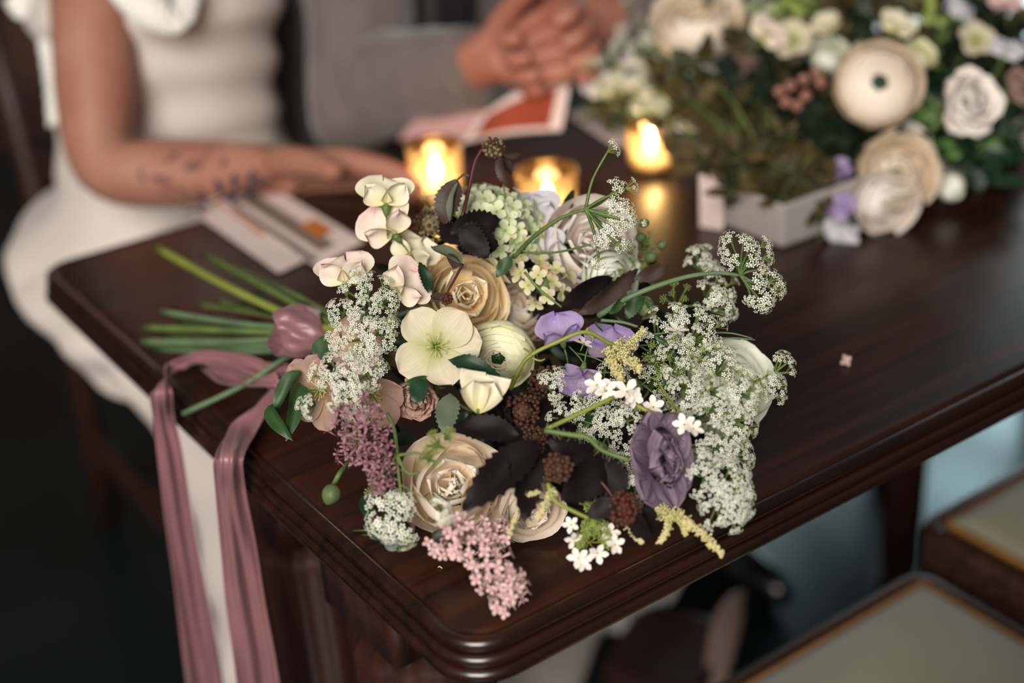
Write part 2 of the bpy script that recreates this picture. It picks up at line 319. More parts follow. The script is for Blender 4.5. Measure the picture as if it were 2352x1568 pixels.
def head(name, p, n, R, parent, core, roll=0.0, label=None, cat=None, group=None):
    """the middle of a flower, its petals are put on as children"""
    return put(name, core, frame(p, n, R, roll), parent, label, cat, group)
def petals_on(o, items):
    W = WM[o.name]
    for me, az, tilt, sc in items:
        m = W @ Matrix.Rotation(az, 4, 'Z') @ Matrix.Rotation(tilt, 4, 'X') @ Matrix.Scale(sc, 4)
        put('petal', me, m, o)
_cores = {}
def core_mesh(kind):
    if kind in _cores: return _cores[kind]
    b = MB()
    if kind == 'rose':
        b.ball((0, 0, -0.62), 0.26, 0, 8, 6, (1, 1, 1.2))
        for i in range(5):
            a = 2 * pi * i / 5; d = Vector((math.cos(a), math.sin(a), 0)); t = Vector((-d.y, d.x, 0))
            b.add([d * 0.18 + Vector((0, 0, -0.7)) + t * 0.16, d * 0.18 + Vector((0, 0, -0.7)) - t * 0.16, d * 0.85 + Vector((0, 0, -0.75))], [[0, 1, 2]], 0)
        me = b.make('rose_core', [MT['stem']])
    elif kind == 'ranunculus':
        b.ball((0, 0, 0.12), 0.26, 0, 12, 8, (1, 1, 0.9))
        for i in range(26):
            a = i * 2.4; r = 0.24 * math.sqrt(i / 26); b.octa((r * math.cos(a), r * math.sin(a), 0.12 + math.sqrt(max(0, 0.0676 - r * r)) * 0.9), 0.035, 1)
        me = b.make('ranunculus_core', [MT['green'], MT['shade_leaf']])
    elif kind == 'hellebore':
        b.ball((0, 0, 0.03), 0.11, 0, 8, 6)
        for i in range(16):
            a = i * 2.4; r = 0.03 + 0.08 * (i / 16); L = 0.22 + 0.16 * ((i * 7) % 5) / 5
            d = Vector((math.cos(a), math.sin(a), 0)); q = d * r; e = d * (r + 0.12 + 0.05 * (i % 3)) + Vector((0, 0, L))
            b.tube([q, q * 1.2 + Vector((0, 0, L * 0.6)), e], 0.010, 4, 1); b.octa(e, 0.026, 1, 1.4)
        for i in range(5):
            a = i * 1.256; d = Vector((math.cos(a), math.sin(a), 0)); b.tube([d * 0.03, d * 0.06 + Vector((0, 0, 0.3)), d * 0.2 + Vector((0, 0, 0.55))], [0.03, 0.02, 0.008], 5, 2)
        me = b.make('hellebore_core', [MT['lime'], MT['stamen'], MT['lime']])
    elif kind == 'pea':
        b.tube([(0, -0.62, -0.26), (0, -0.5, -0.2), (0, -0.36, -0.12), (0, -0.3, -0.05)], [0.05, 0.11, 0.15, 0.13], 8, 0)
        for i in range(5):
            a = 2 * pi * i / 5 + 0.3; x = math.cos(a); z = math.sin(a)
            b.add([(x * 0.13 - z * 0.07, -0.38, -0.12 + z * 0.13 + x * 0.07), (x * 0.13 + z * 0.07, -0.38, -0.12 + z * 0.13 - x * 0.07), (x * 0.30, -0.22 + 0.05 * x, -0.14 + z * 0.30)], [[0, 1, 2]], 0)
        b.tube([(0, -0.6, -0.26), (0.02, -0.85, -0.35), (0, -1.25, -0.42)], 0.035, 6, 0)
        me = b.make('pea_calyx', [MT['stem']])
    elif kind == 'poppy':
        b.ball((0, 0, 0.1), 0.16, 0, 10, 8)
        for i in range(30):
            a = i * 2.4; d = Vector((math.cos(a), math.sin(a), 0)); b.tube([d * 0.1, d * 0.22 + Vector((0, 0, 0.3))], 0.012, 4, 1); b.octa(d * 0.22 + Vector((0, 0, 0.3)), 0.03, 1)
        me = b.make('poppy_core', [MT['bud'], MT['shade_leaf']])
    _cores[kind] = me; return me

def rose(p, n, R, mt, parent=None, roll=0.0, open_=1.0, ruffle=1.0, name='garden_rose', **kw):
    o = head(name, p, n, R, parent, core_mesh('rose'), roll, **kw); L = []
    lay = [(5, 1.03, 62, 122, 0.24, 0.045), (5, 0.90, 55, 120, 0.17, 0.05), (5, 0.76, 48, 116, 0.13, 0.055), (5, 0.60, 40, 116, 0.10, 0.06), (5, 0.43, 32, 118, 0.08, 0.06), (4, 0.26, 22, 124, 0.05, 0.05)]
    a0 = rng.random() * 6
    if ruffle > 1.2: lay = lay[:3]
    for li, (k, rho, p1, daz, fl, ru) in enumerate(lay):
        for i in range(k):
            vr = rng.randint(0, 2)
            me = shell_petal(rho, 155, p1 * open_, daz, fl, ru * (.4 + .6 * ruffle), 2, 1.3 * vr + li, 0.80, 0.26, mt=mt)
            L.append((me, a0 + li * 0.55 + 2 * pi * i / k + rng.uniform(-0.12, 0.12), rng.uniform(-0.07, 0.07) * ruffle, 1 + rng.uniform(-0.03, 0.03)))
    if ruffle > 1.2:
        for i in range(16):
            f = i / 16
            me = flat_petal(0.82 - .2 * f, 0.84 - .2 * f, 0.62, 0.35, 46 + 32 * f, 88 + 20 * f, -26, 0.20, 0.05, 1.2, 0.08, 0, 1.1 * (i % 3), r0=0.30 * (1 - f), mt=mt)
            L.append((me, i * 2.4 + rng.uniform(-.2, .2), rng.uniform(-0.16, 0.16), rng.uniform(0.88, 1.12)))
    petals_on(o, L); return o
def ranunculus(p, n, R, mt, parent=None, roll=0.0, name='ranunculus', **kw):
    o = head(name, p, n, R, parent, core_mesh('ranunculus'), roll, **kw); L = []
    lay = [(5, 1.02, 70, 112, 0.10), (5, 0.95, 58, 112, 0.06), (6, 0.88, 50, 104, 0.04), (6, 0.80, 43, 104, 0.03), (6, 0.72, 37, 104, 0.03), (6, 0.63, 32, 104, 0.03), (5, 0.53, 28, 112, 0.02), (5, 0.43, 24, 112, 0.02)]
    for li, (k, rho, p1, daz, fl) in enumerate(lay):
        for i in range(k):
            vr = rng.randint(0, 1)
            L.append((shell_petal(rho, 150, p1, daz, fl, 0.018, 3 + vr, 1.3 * vr + li, 0.72, 0.14, mt=mt), li * 0.7 + 2 * pi * i / k + rng.uniform(-0.1, 0.1), rng.uniform(-0.03, 0.03), 1))
    petals_on(o, L); return o
def hellebore(p, n, R, mt, parent=None, roll=0.0, name='hellebore', cupd=16, angs=None, **kw):
    o = head(name, p, n, R, parent, core_mesh('hellebore'), roll, **kw); L = []
    for i in range(5):
        me = flat_petal(1.0, 0.98, 0.60, 0.20, cupd + (i % 2) * 5, cupd - 6, 10 if i % 2 else -8, 0.09, 0.035, 1.5, 0, 0.08, 0.9 * i, 13, 12, mt=mt)
        L.append((me, math.radians(angs[i]) if angs else 2 * pi * i / 5 + rng.uniform(-0.1, 0.1), 0.05 * (i % 2), rng.uniform(0.95, 1.05)))
    petals_on(o, L); return o
def sweet_pea(p, n, R, mt, parent=None, roll=0.0, name='sweet_pea', var=0, **kw):
    """banner behind, two wings and a keel in front; +Y is up"""
    o = head(name, p, n, R, parent, core_mesh('pea'), roll, **kw); W = WM[o.name]
    def q(me, off, rx, ry, rz, sc=1.0):
        m = W @ Matrix.Translation(off) @ Matrix.Rotation(rz, 4, 'Z') @ Matrix.Rotation(ry, 4, 'Y') @ Matrix.Rotation(rx, 4, 'X') @ Matrix.Scale(sc, 4); put('petal', me, m, o)
    q(flat_petal(1.15, 2.0, 0.5, 0.25, 8, -10, -45, 0.16, 0.13, 2, 0.16, 0, 0.4 + var, 15, 11, 0.0, mt), (0, -0.32, -0.05), 0, 0, 0)
    q(flat_petal(0.85, 0.85, 0.55, 0.25, 25, 40, 25, 0.20, 0.10, 1.5, 0, 0, 0.2 + var, mt=mt, r0=0), (-0.05, -0.3, 0.05), 0.25, -0.7, 0.42)
    q(flat_petal(0.85, 0.85, 0.55, 0.25, 25, 40, 25, 0.20, 0.10, 1.5, 0, 0, 1.2 + var, mt=mt, r0=0), (0.05, -0.3, 0.05), 0.25, 0.7, -0.42)
    q(flat_petal(0.5, 0.36, 0.5, 0.3, 50, 110, 0, 0.25, 0.0, 1, 0, 0, 0, mt=mt, r0=0), (0, -0.3, 0.08), 0, 0, 0)
    return o
def poppy(p, n, R, parent=None, roll=0.0, name='double_poppy', mt='poppy', **kw):
    o = head(name, p, n, R, parent, core_mesh('poppy'), roll, **kw); L = []
    for i in range(6):
        L.append((flat_petal(1.1, 1.15, 0.6, 0.3, 25, 10, -25 if i % 2 else 15, 0.10, 0.09, 3, 0, 0, 1.1 * i, 15, 12, mt=mt), i * 2 * pi / 6 + 0.2, 0.08 * (i % 2), rng.uniform(0.92, 1.06)))
    for i in range(9):
        L.append((flat_petal(0.85, 0.85, 0.6, 0.35, 58, 62, -30, 0.16, 0.20, 4.4, 0.05, 0, 0.7 * i, 15, 12, mt=mt), i * 2.4, rng.uniform(-0.2, 0.2), rng.uniform(0.85, 1.05)))
    for i in range(9):
        L.append((flat_petal(0.68, 0.6, 0.6, 0.4, 80, 95, -20, 0.25, 0.24, 4, 0.05, 0, 0.9 * i, 13, 11, mt=mt), i * 2.4 + 1, rng.uniform(-0.25, 0.25), rng.uniform(0.8, 1.1)))
    petals_on(o, L); return o
def carnation(p, n, R, mt, parent=None, name='carnation', **kw):
    o = head(name, p, n, R, parent, core_mesh('rose'), 0, **kw); L = []
    for i in range(22):
        f = i / 22
        L.append((flat_petal(0.95 - 0.3 * f, 0.8, 0.75, 0.25, 15 + 65 * f, 20 + 70 * f, -20, 0.05, 0.11, 4, 0, 0, 1.0 * (i % 5), 13, 8, mt=mt), i * 2.4, rng.uniform(-0.1, 0.1), 1))
    petals_on(o, L); return o

# small florets that many clusters share
def floret_mesh(kind, seed=0):
    r = random.Random(seed); b = MB()
    def pet(az, L, W, th, c0, m=0, rr=0.05):
        me = []; al = []; ac = []
        for v, wv in ((0, 0.25), (0.35, 0.8), (0.7, 1.0), (1.0, 0.42)):
            for u in (-1, 0, 1):
                y = rr + L * v * math.cos(th); z = L * v * math.sin(th) + c0 * u * u * wv
                if v == 1.0 and u == 0: y += 0.08 * L
                x = u * wv * W / 2; me.append((x * math.cos(az) - y * math.sin(az), x * math.sin(az) + y * math.cos(az), z)); al.append(v); ac.append(u)
        b.add(me, grid(3, 4), m, al, ac)
    if kind in ('pink', 'mauve'):
        b.tube([(0, 0, -1.05), (0.03, 0.02, -0.5), (0, 0, 0.02)], [0.06, 0.10, 0.15], 6, 0)
        for i in range(4): pet(i * pi / 2 + r.uniform(-0.1, 0.1), 0.62, 0.50 if kind == 'pink' else 0.36, r.uniform(-0.1, 0.45) if kind == 'pink' else r.uniform(-0.6, 0.9), 0.10)
        b.octa((0, 0, 0.04), 0.06, 1)
        return b.make(kind + '_floret', [MT[kind], MT['redbrown']])
    if kind in ('hydr', 'stock', 'white5'):
        k = 5 if kind == 'white5' else 4; mt = {'hydr': 'hydr', 'stock': 'stock', 'white5': 'blushrose'}[kind]
        for i in range(k): pet(i * 2 * pi / k + r.uniform(-0.12, 0.12), 0.92, 0.85 if k == 4 else 0.62, r.uniform(0.0, 0.45), 0.10)
        b.octa((0, 0, 0.08), 0.12, 1); b.tube([(0, 0, 0), (0, 0.05, -0.8)], 0.05, 4, 1)
        return b.make(kind + '_floret', [MT[mt], MT['lime']])
    if kind == 'umbellet':
        k = 11 + seed % 4
        for i in range(k):
            a = i * 2.4 + r.uniform(-0.2, 0.2); rr = 0.86 * math.sqrt((i + 0.4) / k); c = Vector((rr * math.cos(a), rr * math.sin(a), 0.28 * (1 - rr * rr) + r.uniform(-0.06, 0.06)))
            b.tube([(0, 0, -0.75), c], 0.018, 3, 1, False)
            nz = (c - Vector((0, 0, -0.9))).normalized(); tx = nz.orthogonal().normalized(); ty = nz.cross(tx); fs = r.uniform(0.21, 0.28); ph = r.random() * 6
            for q in range(5):
                an = ph + q * 2 * pi / 5; d = tx * math.cos(an) + ty * math.sin(an); t = nz.cross(d); up = nz * 0.06
                b.add([c + d * fs * 0.15, c + d * fs * 0.66 + t * fs * 0.27 + up, c + d * fs * 1.05 + up * 0.6, c + d * fs * 0.66 - t * fs * 0.27 + up], [[0, 1, 2, 3]], 0)
            b.octa(c + nz * 0.05, 0.05, 1)
        for i in range(5):
            a = i * 1.26; b.add([(0.03 * math.cos(a + 1), 0.03 * math.sin(a + 1), -0.75), (0.03 * math.cos(a - 1), 0.03 * math.sin(a - 1), -0.75), (0.3 * math.cos(a), 0.3 * math.sin(a), -0.62)], [[0, 1, 2]], 1)
        return b.make('umbellet', [MT['white'], MT['lime']])
    if kind == 'greenumb':
        for i in range(14):
            a = i * 2.4; rr = 0.8 * math.sqrt((i + 0.4) / 14); c = Vector((rr * math.cos(a), rr * math.sin(a), 0.25 * (1 - rr * rr)))
            b.tube([(0, 0, -0.7), c], 0.03, 3, 0, False); b.octa(c, 0.13, 0, 1.2)
        return b.make('green_umbellet', [MT['lime']])
FL = {k: [floret_mesh(k, s) for s in range(4)] for k in ('pink', 'mauve', 'hydr', 'stock', 'white5', 'umbellet', 'greenumb')}

def leaf_mesh(kind):
    """unit leaf along +Y, width 1 along X, normal +Z"""
    serr, fold, bend, c = {'serrated': (0.10, 0.16, -0.14, 0.42), 'plain': (0, 0.14, -0.16, 0.42), 'broad': (0.07, 0.12, -0.2, 0.5), 'strap': (0, 0.3, -0.35, 0.3)}[kind]
    nv = 21 if serr else 11; V = []; F = []
    for j in range(nv):
        v = j / (nv - 1); wv = 0.5 * (math.sin(pi / 2 * min(1, v / c)) ** 0.8 if v < c else max(0, 1 - ((v - c) / (1 - c)) ** 2) ** 0.75)
        wv = max(wv, 0.015); ws = wv * (1 + serr * (1 if j % 2 else -1.0))
        z = bend * v * v * 1.0
        for u in (-1, -0.5, 0, 0.5, 1):
            ww = ws if abs(u) == 1 else wv
            V.append((u * ww, v - (0.02 if (serr and j % 2 == 0 and abs(u) == 1) else 0), z + fold * abs(u) * wv + 0.02 * math.sin(9 * v + 2 * u)))
    F = grid(5, nv)
    return V, F
_lm = {}
def leaf(a, b, wid, mt, parent, kind='serrated', nrm=None, tw=0.0, label=None, name='leaf'):
    key = (kind, mt)
    if key not in _lm: V, F = leaf_mesh(kind); _lm[key] = mesh('leaf', V, F, MT[mt])
    a = Vector(a); b = Vector(b); y = (b - a); L = y.length; y.normalize()
    n = Vector(nrm) if nrm is not None else -FW
    z = n - y * n.dot(y); z = z.normalized() if z.length > 1e-3 else y.orthogonal().normalized()
    z = Quaternion(y, tw) @ z; x = y.cross(z)
    m = Matrix((x * wid, y * L, z * L)).transposed().to_4x4(); m.translation = a
    return put(name, _lm[key], m, parent, label)
def stem(pts, r, mt, parent, name='stem', n=6, smooth=6, label=None):
    b = MB(); q = catmull(pts, smooth) if len(pts) > 2 else [Vector(p) for p in pts]
    k = len(q); rr = [r[0] + (r[1] - r[0]) * i / (k - 1) for i in range(k)] if isinstance(r, (tuple, list)) else r
    b.tube(q, rr, n); return put(name, b.make(name, [MT[mt]]), None, parent, label)

# ------------------------------------------------------------------ the room
def quad(name, corners, m, kind='structure', parent=None):
    return put(name, mesh(name, corners, [[0, 1, 2, 3]], m, False), None, parent, kind=kind)
b = MB(); b.box((-2.5, -2.0, -0.06), (3.42, 4.2, 0.0)); put('floor', b.make('floor', [MT['floor']], False), kind='structure')
b = MB(); b.box((-2.5, 4.2, 0), (3.42, 4.3, 2.7)); wb = put('wall_back', b.make('wall_back', [MT['panel']], False), kind='structure')
pm = MB(); pm.box((-0.36, -0.014, -0.9), (0.36, 0.014, 0.9)); pmesh = pm.make('panel', [MT['panel']], False)
for i in range(7):
    bevelled(put('panel', pmesh, TL((-2.05 + 0.82 * i, 4.19, 1.3)), wb), 0.008)
b = MB(); b.box((-2.5, 4.165, 0), (3.42, 4.2, 0.16)); put('baseboard_back', b.make('baseboard_back', [MT['chairwood']], False), kind='structure')
b = MB()   # right wall with its window opening
XR = 3.42
for lo, hi in (((XR, -2, 0), (XR + .1, 4.3, 0.42)), ((XR, -2, 1.88), (XR + .1, 4.3, 2.7)), ((XR, -2, 0.42), (XR + .1, 1.88, 1.88)), ((XR, 3.72, 0.42), (XR + .1, 4.3, 1.88))): b.box(lo, hi)
put('wall_right', b.make('wall_right', [MT['panel']], False), kind='structure')
b = MB(); b.box((XR - .02, 1.88, 0.38), (XR + .1, 3.72, 0.42)); b.box((XR - .02, 1.88, 1.88), (XR + .1, 3.72, 1.93)); b.box((XR - .02, 1.84, 0.38), (XR + .1, 1.88, 1.93)); b.box((XR - .02, 3.72, 0.38), (XR + .1, 3.76, 1.93)); b.box((XR + .02, 2.78, 0.42), (XR + .07, 2.82, 1.88)); b.box((XR + .02, 1.88, 1.13), (XR + .07, 3.72, 1.17))
win = put('window_1', b.make('window_1', [MT['chairwood']], False), kind='structure')
gm = bpy.data.materials.new('window_glass'); gm.use_nodes = True; _b = gm.node_tree.nodes['Principled BSDF']; _b.inputs['Transmission Weight'].default_value = 1; _b.inputs['Roughness'].default_value = 0.02; _b.inputs['IOR'].default_value = 1.2
for y0, y1 in ((1.88, 2.78), (2.82, 3.72)):
    for z0, z1 in ((0.42, 1.13), (1.17, 1.88)):
        b = MB(); b.box((XR + .04, y0, z0), (XR + .046, y1, z1)); put('pane', b.make('pane', [gm], False), None, win)

# ------------------------------------------------------------------ the table
X0, X1, Y0, Y1 = 0.331, 2.45, 0.580, 1.374
def rrect(inset, rad, n=10):
    x0, x1, y0, y1 = X0 + inset, X1 - inset, Y0 + inset, Y1 - inset; r = max(0.004, rad - inset); out = []
    for cx, cy, a0 in ((x0 + r, y0 + r, pi), (x1 - r, y0 + r, 1.5 * pi), (x1 - r, y1 - r, 0), (x0 + r, y1 - r, 0.5 * pi)):
        for i in range(n + 1): a = a0 + pi / 2 * i / n; out.append((cx + r * math.cos(a), cy + r * math.sin(a)))
    return out
prof = [(0.020, 0.0), (0.0178, -0.0004), (0.0165, -0.0020), (0.0150, -0.0022)]
def reed(ci, cz, r, a0, a1, n=7):
    for i in range(n + 1):
        a = math.radians(a0 + (a1 - a0) * i / n); prof.append((ci - r * math.cos(a), cz + r * math.sin(a)))
reed(0.0100, -0.0052, 0.0052, 125, -75); prof.append((0.0138, -0.0106))
reed(0.0074, -0.0155, 0.0048, 110, -80); prof.append((0.0122, -0.0206))
reed(0.0054, -0.0252, 0.0052, 105, -70); prof += [(0.010, -0.031), (0.03, -0.031)]
rings = [rrect(i, 0.038) for i, z in prof]; nn = len(rings[0]); V = []; F = []
for (i, z), rg in zip(prof, rings): V += [(x, y, ZT + z) for x, y in rg]
for k in range(len(prof) - 1):
    for j in range(nn): F.append([k * nn + j, (k + 1) * nn + j, (k + 1) * nn + (j + 1) % nn, k * nn + (j + 1) % nn])
F.append(list(range(nn))); F.append([(len(prof) - 1) * nn + j for j in range(nn)][::-1])
table = put('dining_table', None, TL((1.39, 0.977, 0)), None, 'long dark mahogany dining table with a triple reeded edge under the bouquet', 'table')
MT['edge'] = wood_mat('polished_edge', (0.0075, 0.0024, 0.0016), (0.026, 0.0075, 0.0036), 0.30, 0, 0.6)
put('tabletop', mesh('tabletop', V, F, [MT['table'], MT['edge']], True, [0 if k < 2 * nn else 1 for k in range((len(prof) - 1) * nn)] + [0, 0]), None, table)
b = MB(); b.box((X0 + 0.075, Y0 + 0.17, ZT - 0.09), (X1 - 0.055, Y0 + 0.19, ZT - 0.029)); b.box((X0 + 0.075, Y1 - 0.19, ZT - 0.09), (X1 - 0.055, Y1 - 0.17, ZT - 0.029)); b.box((X1 - 0.075, Y0 + 0.17, ZT - 0.09), (X1 - 0.055, Y1 - 0.17, ZT - 0.029))
put('apron', b.make('apron', [MT['leg']], False), None, table)
def fluted_leg(x, y, rw, z0, z1, n=48, fl=12):
    b = MB(); V = []; F = []; zs = [0, 0.02, 0.06, 0.075, 0.09, z1 - 0.13, z1 - 0.115, z1 - 0.1, z1 - 0.09, z1]
    for k, z in enumerate(zs):
        sq = k in (0, 1, 8, 9)
        for j in range(n):
            a = 2 * pi * j / n; s = 1 / max(abs(math.cos(a)), abs(math.sin(a))) if sq else 1.0
            r = rw * (0.95 if sq else (0.8 if k in (3, 7) else 1.0) * (1.0 - 0.10 * abs(math.cos(fl / 2 * a)) ** 3)) * (0.82 if k < 5 else 1.0)
            V.append((x + r * s * math.cos(a), y + r * s * math.sin(a), z))
    for k in range(len(zs) - 1):
        for j in range(n): F.append([k * n + j, k * n + (j + 1) % n, (k + 1) * n + (j + 1) % n, (k + 1) * n + j])
    F.append(list(range(n))[::-1]); F.append([(len(zs) - 1) * n + j for j in range(n)])
    return mesh('leg', V, F, MT['leg'])
for x, y, rw in ((0.415, 0.785, 0.056), (0.415, 0.968, 0.056), (1.315, 1.06, 0.032), (2.36, 0.66, 0.04), (2.36, 1.29, 0.04)):
    put('leg', fluted_leg(x, y, rw, 0, ZT - 0.029), None, table)

# ------------------------------------------------------------------ chairs
def chair(loc, rz, wd, dp, label, group, wood='chairwood', back=True, hs=0.455, pad='uphol'):
    W = TL(loc) @ Matrix.Rotation(rz, 4, 'Z'); t = put('dining_chair', None, W, None, label, 'chair', group)
    # front of the seat looks along +Y
    def rr(inset, rad, n=6):
        x, y = wd / 2 - inset, dp / 2 - inset; r = max(0.004, rad - inset); o = []
        for sx, sy, a0 in ((1, 1, 0), (-1, 1, 90), (-1, -1, 180), (1, -1, 270)):
            for i in range(n + 1): a = math.radians(a0 + 90 * i / n); o.append((sx * (x - r) + r * math.cos(a), sy * (y - r) + r * math.sin(a)))
        return o
    def lofted(name, pr, m):
        V = []; F = []
        for i, z in pr: V += [(x, y, z) for x, y in rr(i, 0.03)]
        k = len(V) // len(pr)
        for a in range(len(pr) - 1):
            for j in range(k): F.append([a * k + j, a * k + (j + 1) % k, (a + 1) * k + (j + 1) % k, (a + 1) * k + j])
        F.append(list(range(k))[::-1]); F.append([(len(pr) - 1) * k + j for j in range(k)])
        return put(name, mesh(name, V, F, m), W, t)
    lofted('seat_frame', [(0.004, hs - 0.085), (0, hs - 0.08), (0, hs - 0.012), (0.004, hs - 0.002), (0.012, hs), (0.022, hs - 0.002), (0.024, hs - 0.02)], MT[wood])
    lofted('seat_piping', [(0.0225, hs - 0.004), (0.022, hs + 0.002), (0.025, hs + 0.005), (0.030, hs + 0.003), (0.031, hs - 0.004)], MT['gilt'])
    lofted('seat_pad', [(0.029, hs - 0.015), (0.029, hs + 0.004), (0.045, hs + 0.012), (0.09, hs + 0.02), (0.15, hs + 0.024)], MT[pad])
    for sx in (-1, 1):
        b = MB(); b.box((sx * (wd / 2 - 0.022) - 0.018, dp / 2 - 0.045, 0), (sx * (wd / 2 - 0.022) + 0.018, dp / 2 - 0.008, hs - 0.08)); bevelled(put('leg', b.make('leg', [MT[wood]], False), W, t), 0.004)
        b = MB(); b.tube([(sx * (wd / 2 - 0.022), -dp / 2 - 0.03, 0), (sx * (wd / 2 - 0.022), -dp / 2 + 0.02, hs - 0.05), (sx * (wd / 2 - 0.022), -dp / 2 - 0.02, 0.7), (sx * (wd / 2 - 0.03), -dp / 2 - 0.09, 0.93)], [0.02, 0.022, 0.02, 0.016], 8); put('leg', b.make('leg', [MT[wood]]), W, t)
        b = MB(); b.box((sx * (wd / 2 - 0.022) - 0.009, -dp / 2 - 0.005, 0.15), (sx * (wd / 2 - 0.022) + 0.009, dp / 2 - 0.02, 0.178)); put('stretcher', b.make('stretcher', [MT[wood]], False), W, t)
    b = MB(); b.box((-wd / 2 + 0.02, -0.01, 0.152), (wd / 2 - 0.02, 0.01, 0.176)); put('stretcher', b.make('stretcher', [MT[wood]], False), W, t)
    if back:
        for z, y in ((0.9, -dp / 2 - 0.082), (0.62, -dp / 2 - 0.005)):
            b = MB(); b.box((-wd / 2 + 0.02, y - 0.011, z - 0.035), (wd / 2 - 0.02, y + 0.011, z + 0.03)); bevelled(put('back_rail', b.make('back_rail', [MT[wood]], False), W, t), 0.006)
        for i in range(3):
            x = (i - 1) * 0.1
            b = MB(); b.tube([(x, -dp / 2 - 0.01, 0.64), (x, -dp / 2 - 0.08, 0.88)], 0.011, 8); put('back_slat', b.make('back_slat', [MT[wood]]), W, t)
    return t
chair((0.712, 0.523, 0), 0, 0.44, 0.41, 'dark framed chair with a pale padded seat, cut off at the bottom right corner', 'dining chairs')
chair((1.197, 0.573, 0), 0, 0.44, 0.41, 'dark chair with a pale padded seat further along, its brown seat side showing', 'dining chairs')
chair((0.70, 1.80, 0), pi, 0.40, 0.44, 'dark wooden chair under the woman in the pale dress', 'dining chairs', 'chairwood', True, .455, 'seatwood')
chair((1.13, 1.98, 0), pi, 0.46, 0.44, 'dark wooden chair under the man in the taupe jacket', 'dining chairs')
chair((1.78, 1.50, 0), pi, 0.44, 0.42, 'empty dark chair across the table, only its legs and stretchers showing under the right edge', 'dining chairs')

# ------------------------------------------------------------------ the bouquet (one tied thing; every flower is a part, every petal a sub-part)
TIE = above(P(700, 770, 1.11), 0.05)
bq = put('bouquet', None, TL((TIE.x, TIE.y, ZT)), None, 'loose wild bridal bouquet tied with mauve silk ribbon lying on the dark table corner', 'bouquet')
def F_(px, py, off=0.0): return above(P(px, py, D0(py) + off), 0.012)

# large flowers
rose(F_(1070, 682, 0.04), N(0.12, 0.05, 1), S(84, 1.02), 'apricot', bq, 0.4, 1.0, 1.7, label='apricot garden rose with a swirled deep-golden centre')
rose(F_(1182, 700, 0.075), N(0.35, 0.35, 0.85), S(84, 1.04), 'peachrose', bq, 1.4, 1.0, 1.2, label='pale peach rose behind the ivory ranunculus')
ranunculus(F_(1146, 812, 0.03), N(-0.10, -0.50, 0.85), S(80, 0.985), 'ivory', bq, 0.5, label='ivory ranunculus with tightly wrapped petals, nodding')
rose(F_(1040, 1120, 0.025), N(0.05, 0.22, 0.95), S(108, 0.935), 'peachrose', bq, 2.0, 1.05, 1.9, label='large blush peach garden rose low at the front')
rose(F_(1215, 1160, 0.035), N(0.25, -0.45, 0.85), S(70, 0.93), 'peachrose', bq, 0.9, 1.0, 1.4, label='small cream rose half hidden by the black leaf')
rose(F_(1672, 880, 0.045), N(0.30, 0.45, 0.85), S(88, 0.99), 'whiterose', bq, 0.2, 1.0, 1.0, label='white rose among the lace flowers')
rose(F_(1590, 975, 0.06), N(0.1, 0.1, 0.95), S(85, 0.99), 'whiterose', bq, 1.2, 1.0, 1.0, label='white rose deep behind the lace flowers')
rose(F_(1350, 565, 0.055), N(0.10, 0.15, 1), S(94, 1.04), 'blushrose', bq, 0.7, 1.0, 1.3, label='blush white rose at the back')
rose(F_(1398, 632, 0.05), N(0.25, -0.3, 0.9), S(60, 1.03), 'whiterose', bq, 0.4, 1.0, 1.2, label='white rose low at the back')
carnation(F_(962, 908, 0.035), N(-0.2, -0.35, 0.9), S(62, 0.98), 'carn', bq, label='ruffled dusty pink carnation in shadow')
hellebore(F_(1002, 797, -0.012), N(-0.04, 0.10, 1), S(102, 0.95), 'hellebore', bq, 0.0, angs=(36, -42, -84, 205, 126), label='open pale green-cream hellebore facing forward')
hellebore(F_(840, 795, 0.035), N(-0.45, -0.05, 0.9), S(84, 0.99), 'dusk', bq, 0.2, cupd=28, label='dusky blush hellebore behind white lace')
hellebore(F_(745, 890, 0.03), N(-0.6, -0.25, 0.75), S(92, 0.98), 'dusk', bq, 0.9, cupd=22, label='dusky blush hellebore at the left edge')
hellebore(F_(855, 900, 0.03), N(-0.1, -0.55, 0.8), S(84, 0.98), 'dusk', bq, 0.1, cupd=24, label='dusky blush hellebore hanging its petals')
poppy(F_(1508, 1055, -0.01), N(0.38, 0.10, 0.9), (S(76, 0.90), S(112, 0.90), S(82, 0.90)), bq, 0.1, label='smoky purple double poppy with crumpled petals')
# sweet peas
SP = [(885, 452, 0.0, (0.10, 0.50, 0.8), 78, 'cream', 0.05, 0.0, 'cream sweet pea standing highest at the left'),
      (893, 520, 0.012, (-0.25, 0.05, 1), 82, 'blushcream', 0.6, 1.0, 'blush cream sweet pea under the highest one'),
      (945, 585, 0.03, (0.2, 0.4, 0.9), 72, 'cream', -0.6, 1.7, 'cream sweet pea in half shade'),
      (792, 632, 0.0, (-0.1, 0.55, 0.8), 82, 'blushcream', 0.15, 2.2, 'blush cream sweet pea with pink rims'),
      (925, 655, -0.004, (0.35, 0.1, 0.9), 76, 'blushcream', -0.9, 0.6, 'blush sweet pea with a broad fanned banner'),
      (1288, 765, 0.02, (0.0, 0.1, 1), 66, 'lilac', 0.25, 0.4, 'lilac sweet pea'),
      (1400, 800, 0.018, (0.1, 0.25, 1), 74, 'lilac', -0.2, 1.4, 'lilac sweet pea behind the yellow stem'),
      (1335, 865, 0.01, (-0.05, -0.15, 1), 64, 'lilac', 2.9, 2.3, 'lilac sweet pea hanging upside down'),
      (1228, 492, 0.055, (-0.2, 0.3, 0.9), 76, 'palelilac', 0.2, 0.9, 'pale lavender white sweet pea at the back'),
      (1258, 575, 0.045, (-.1, 0.1, 1), 60, 'palelilac', 0.5, 1.9, 'pale lavender sweet pea at the back')]
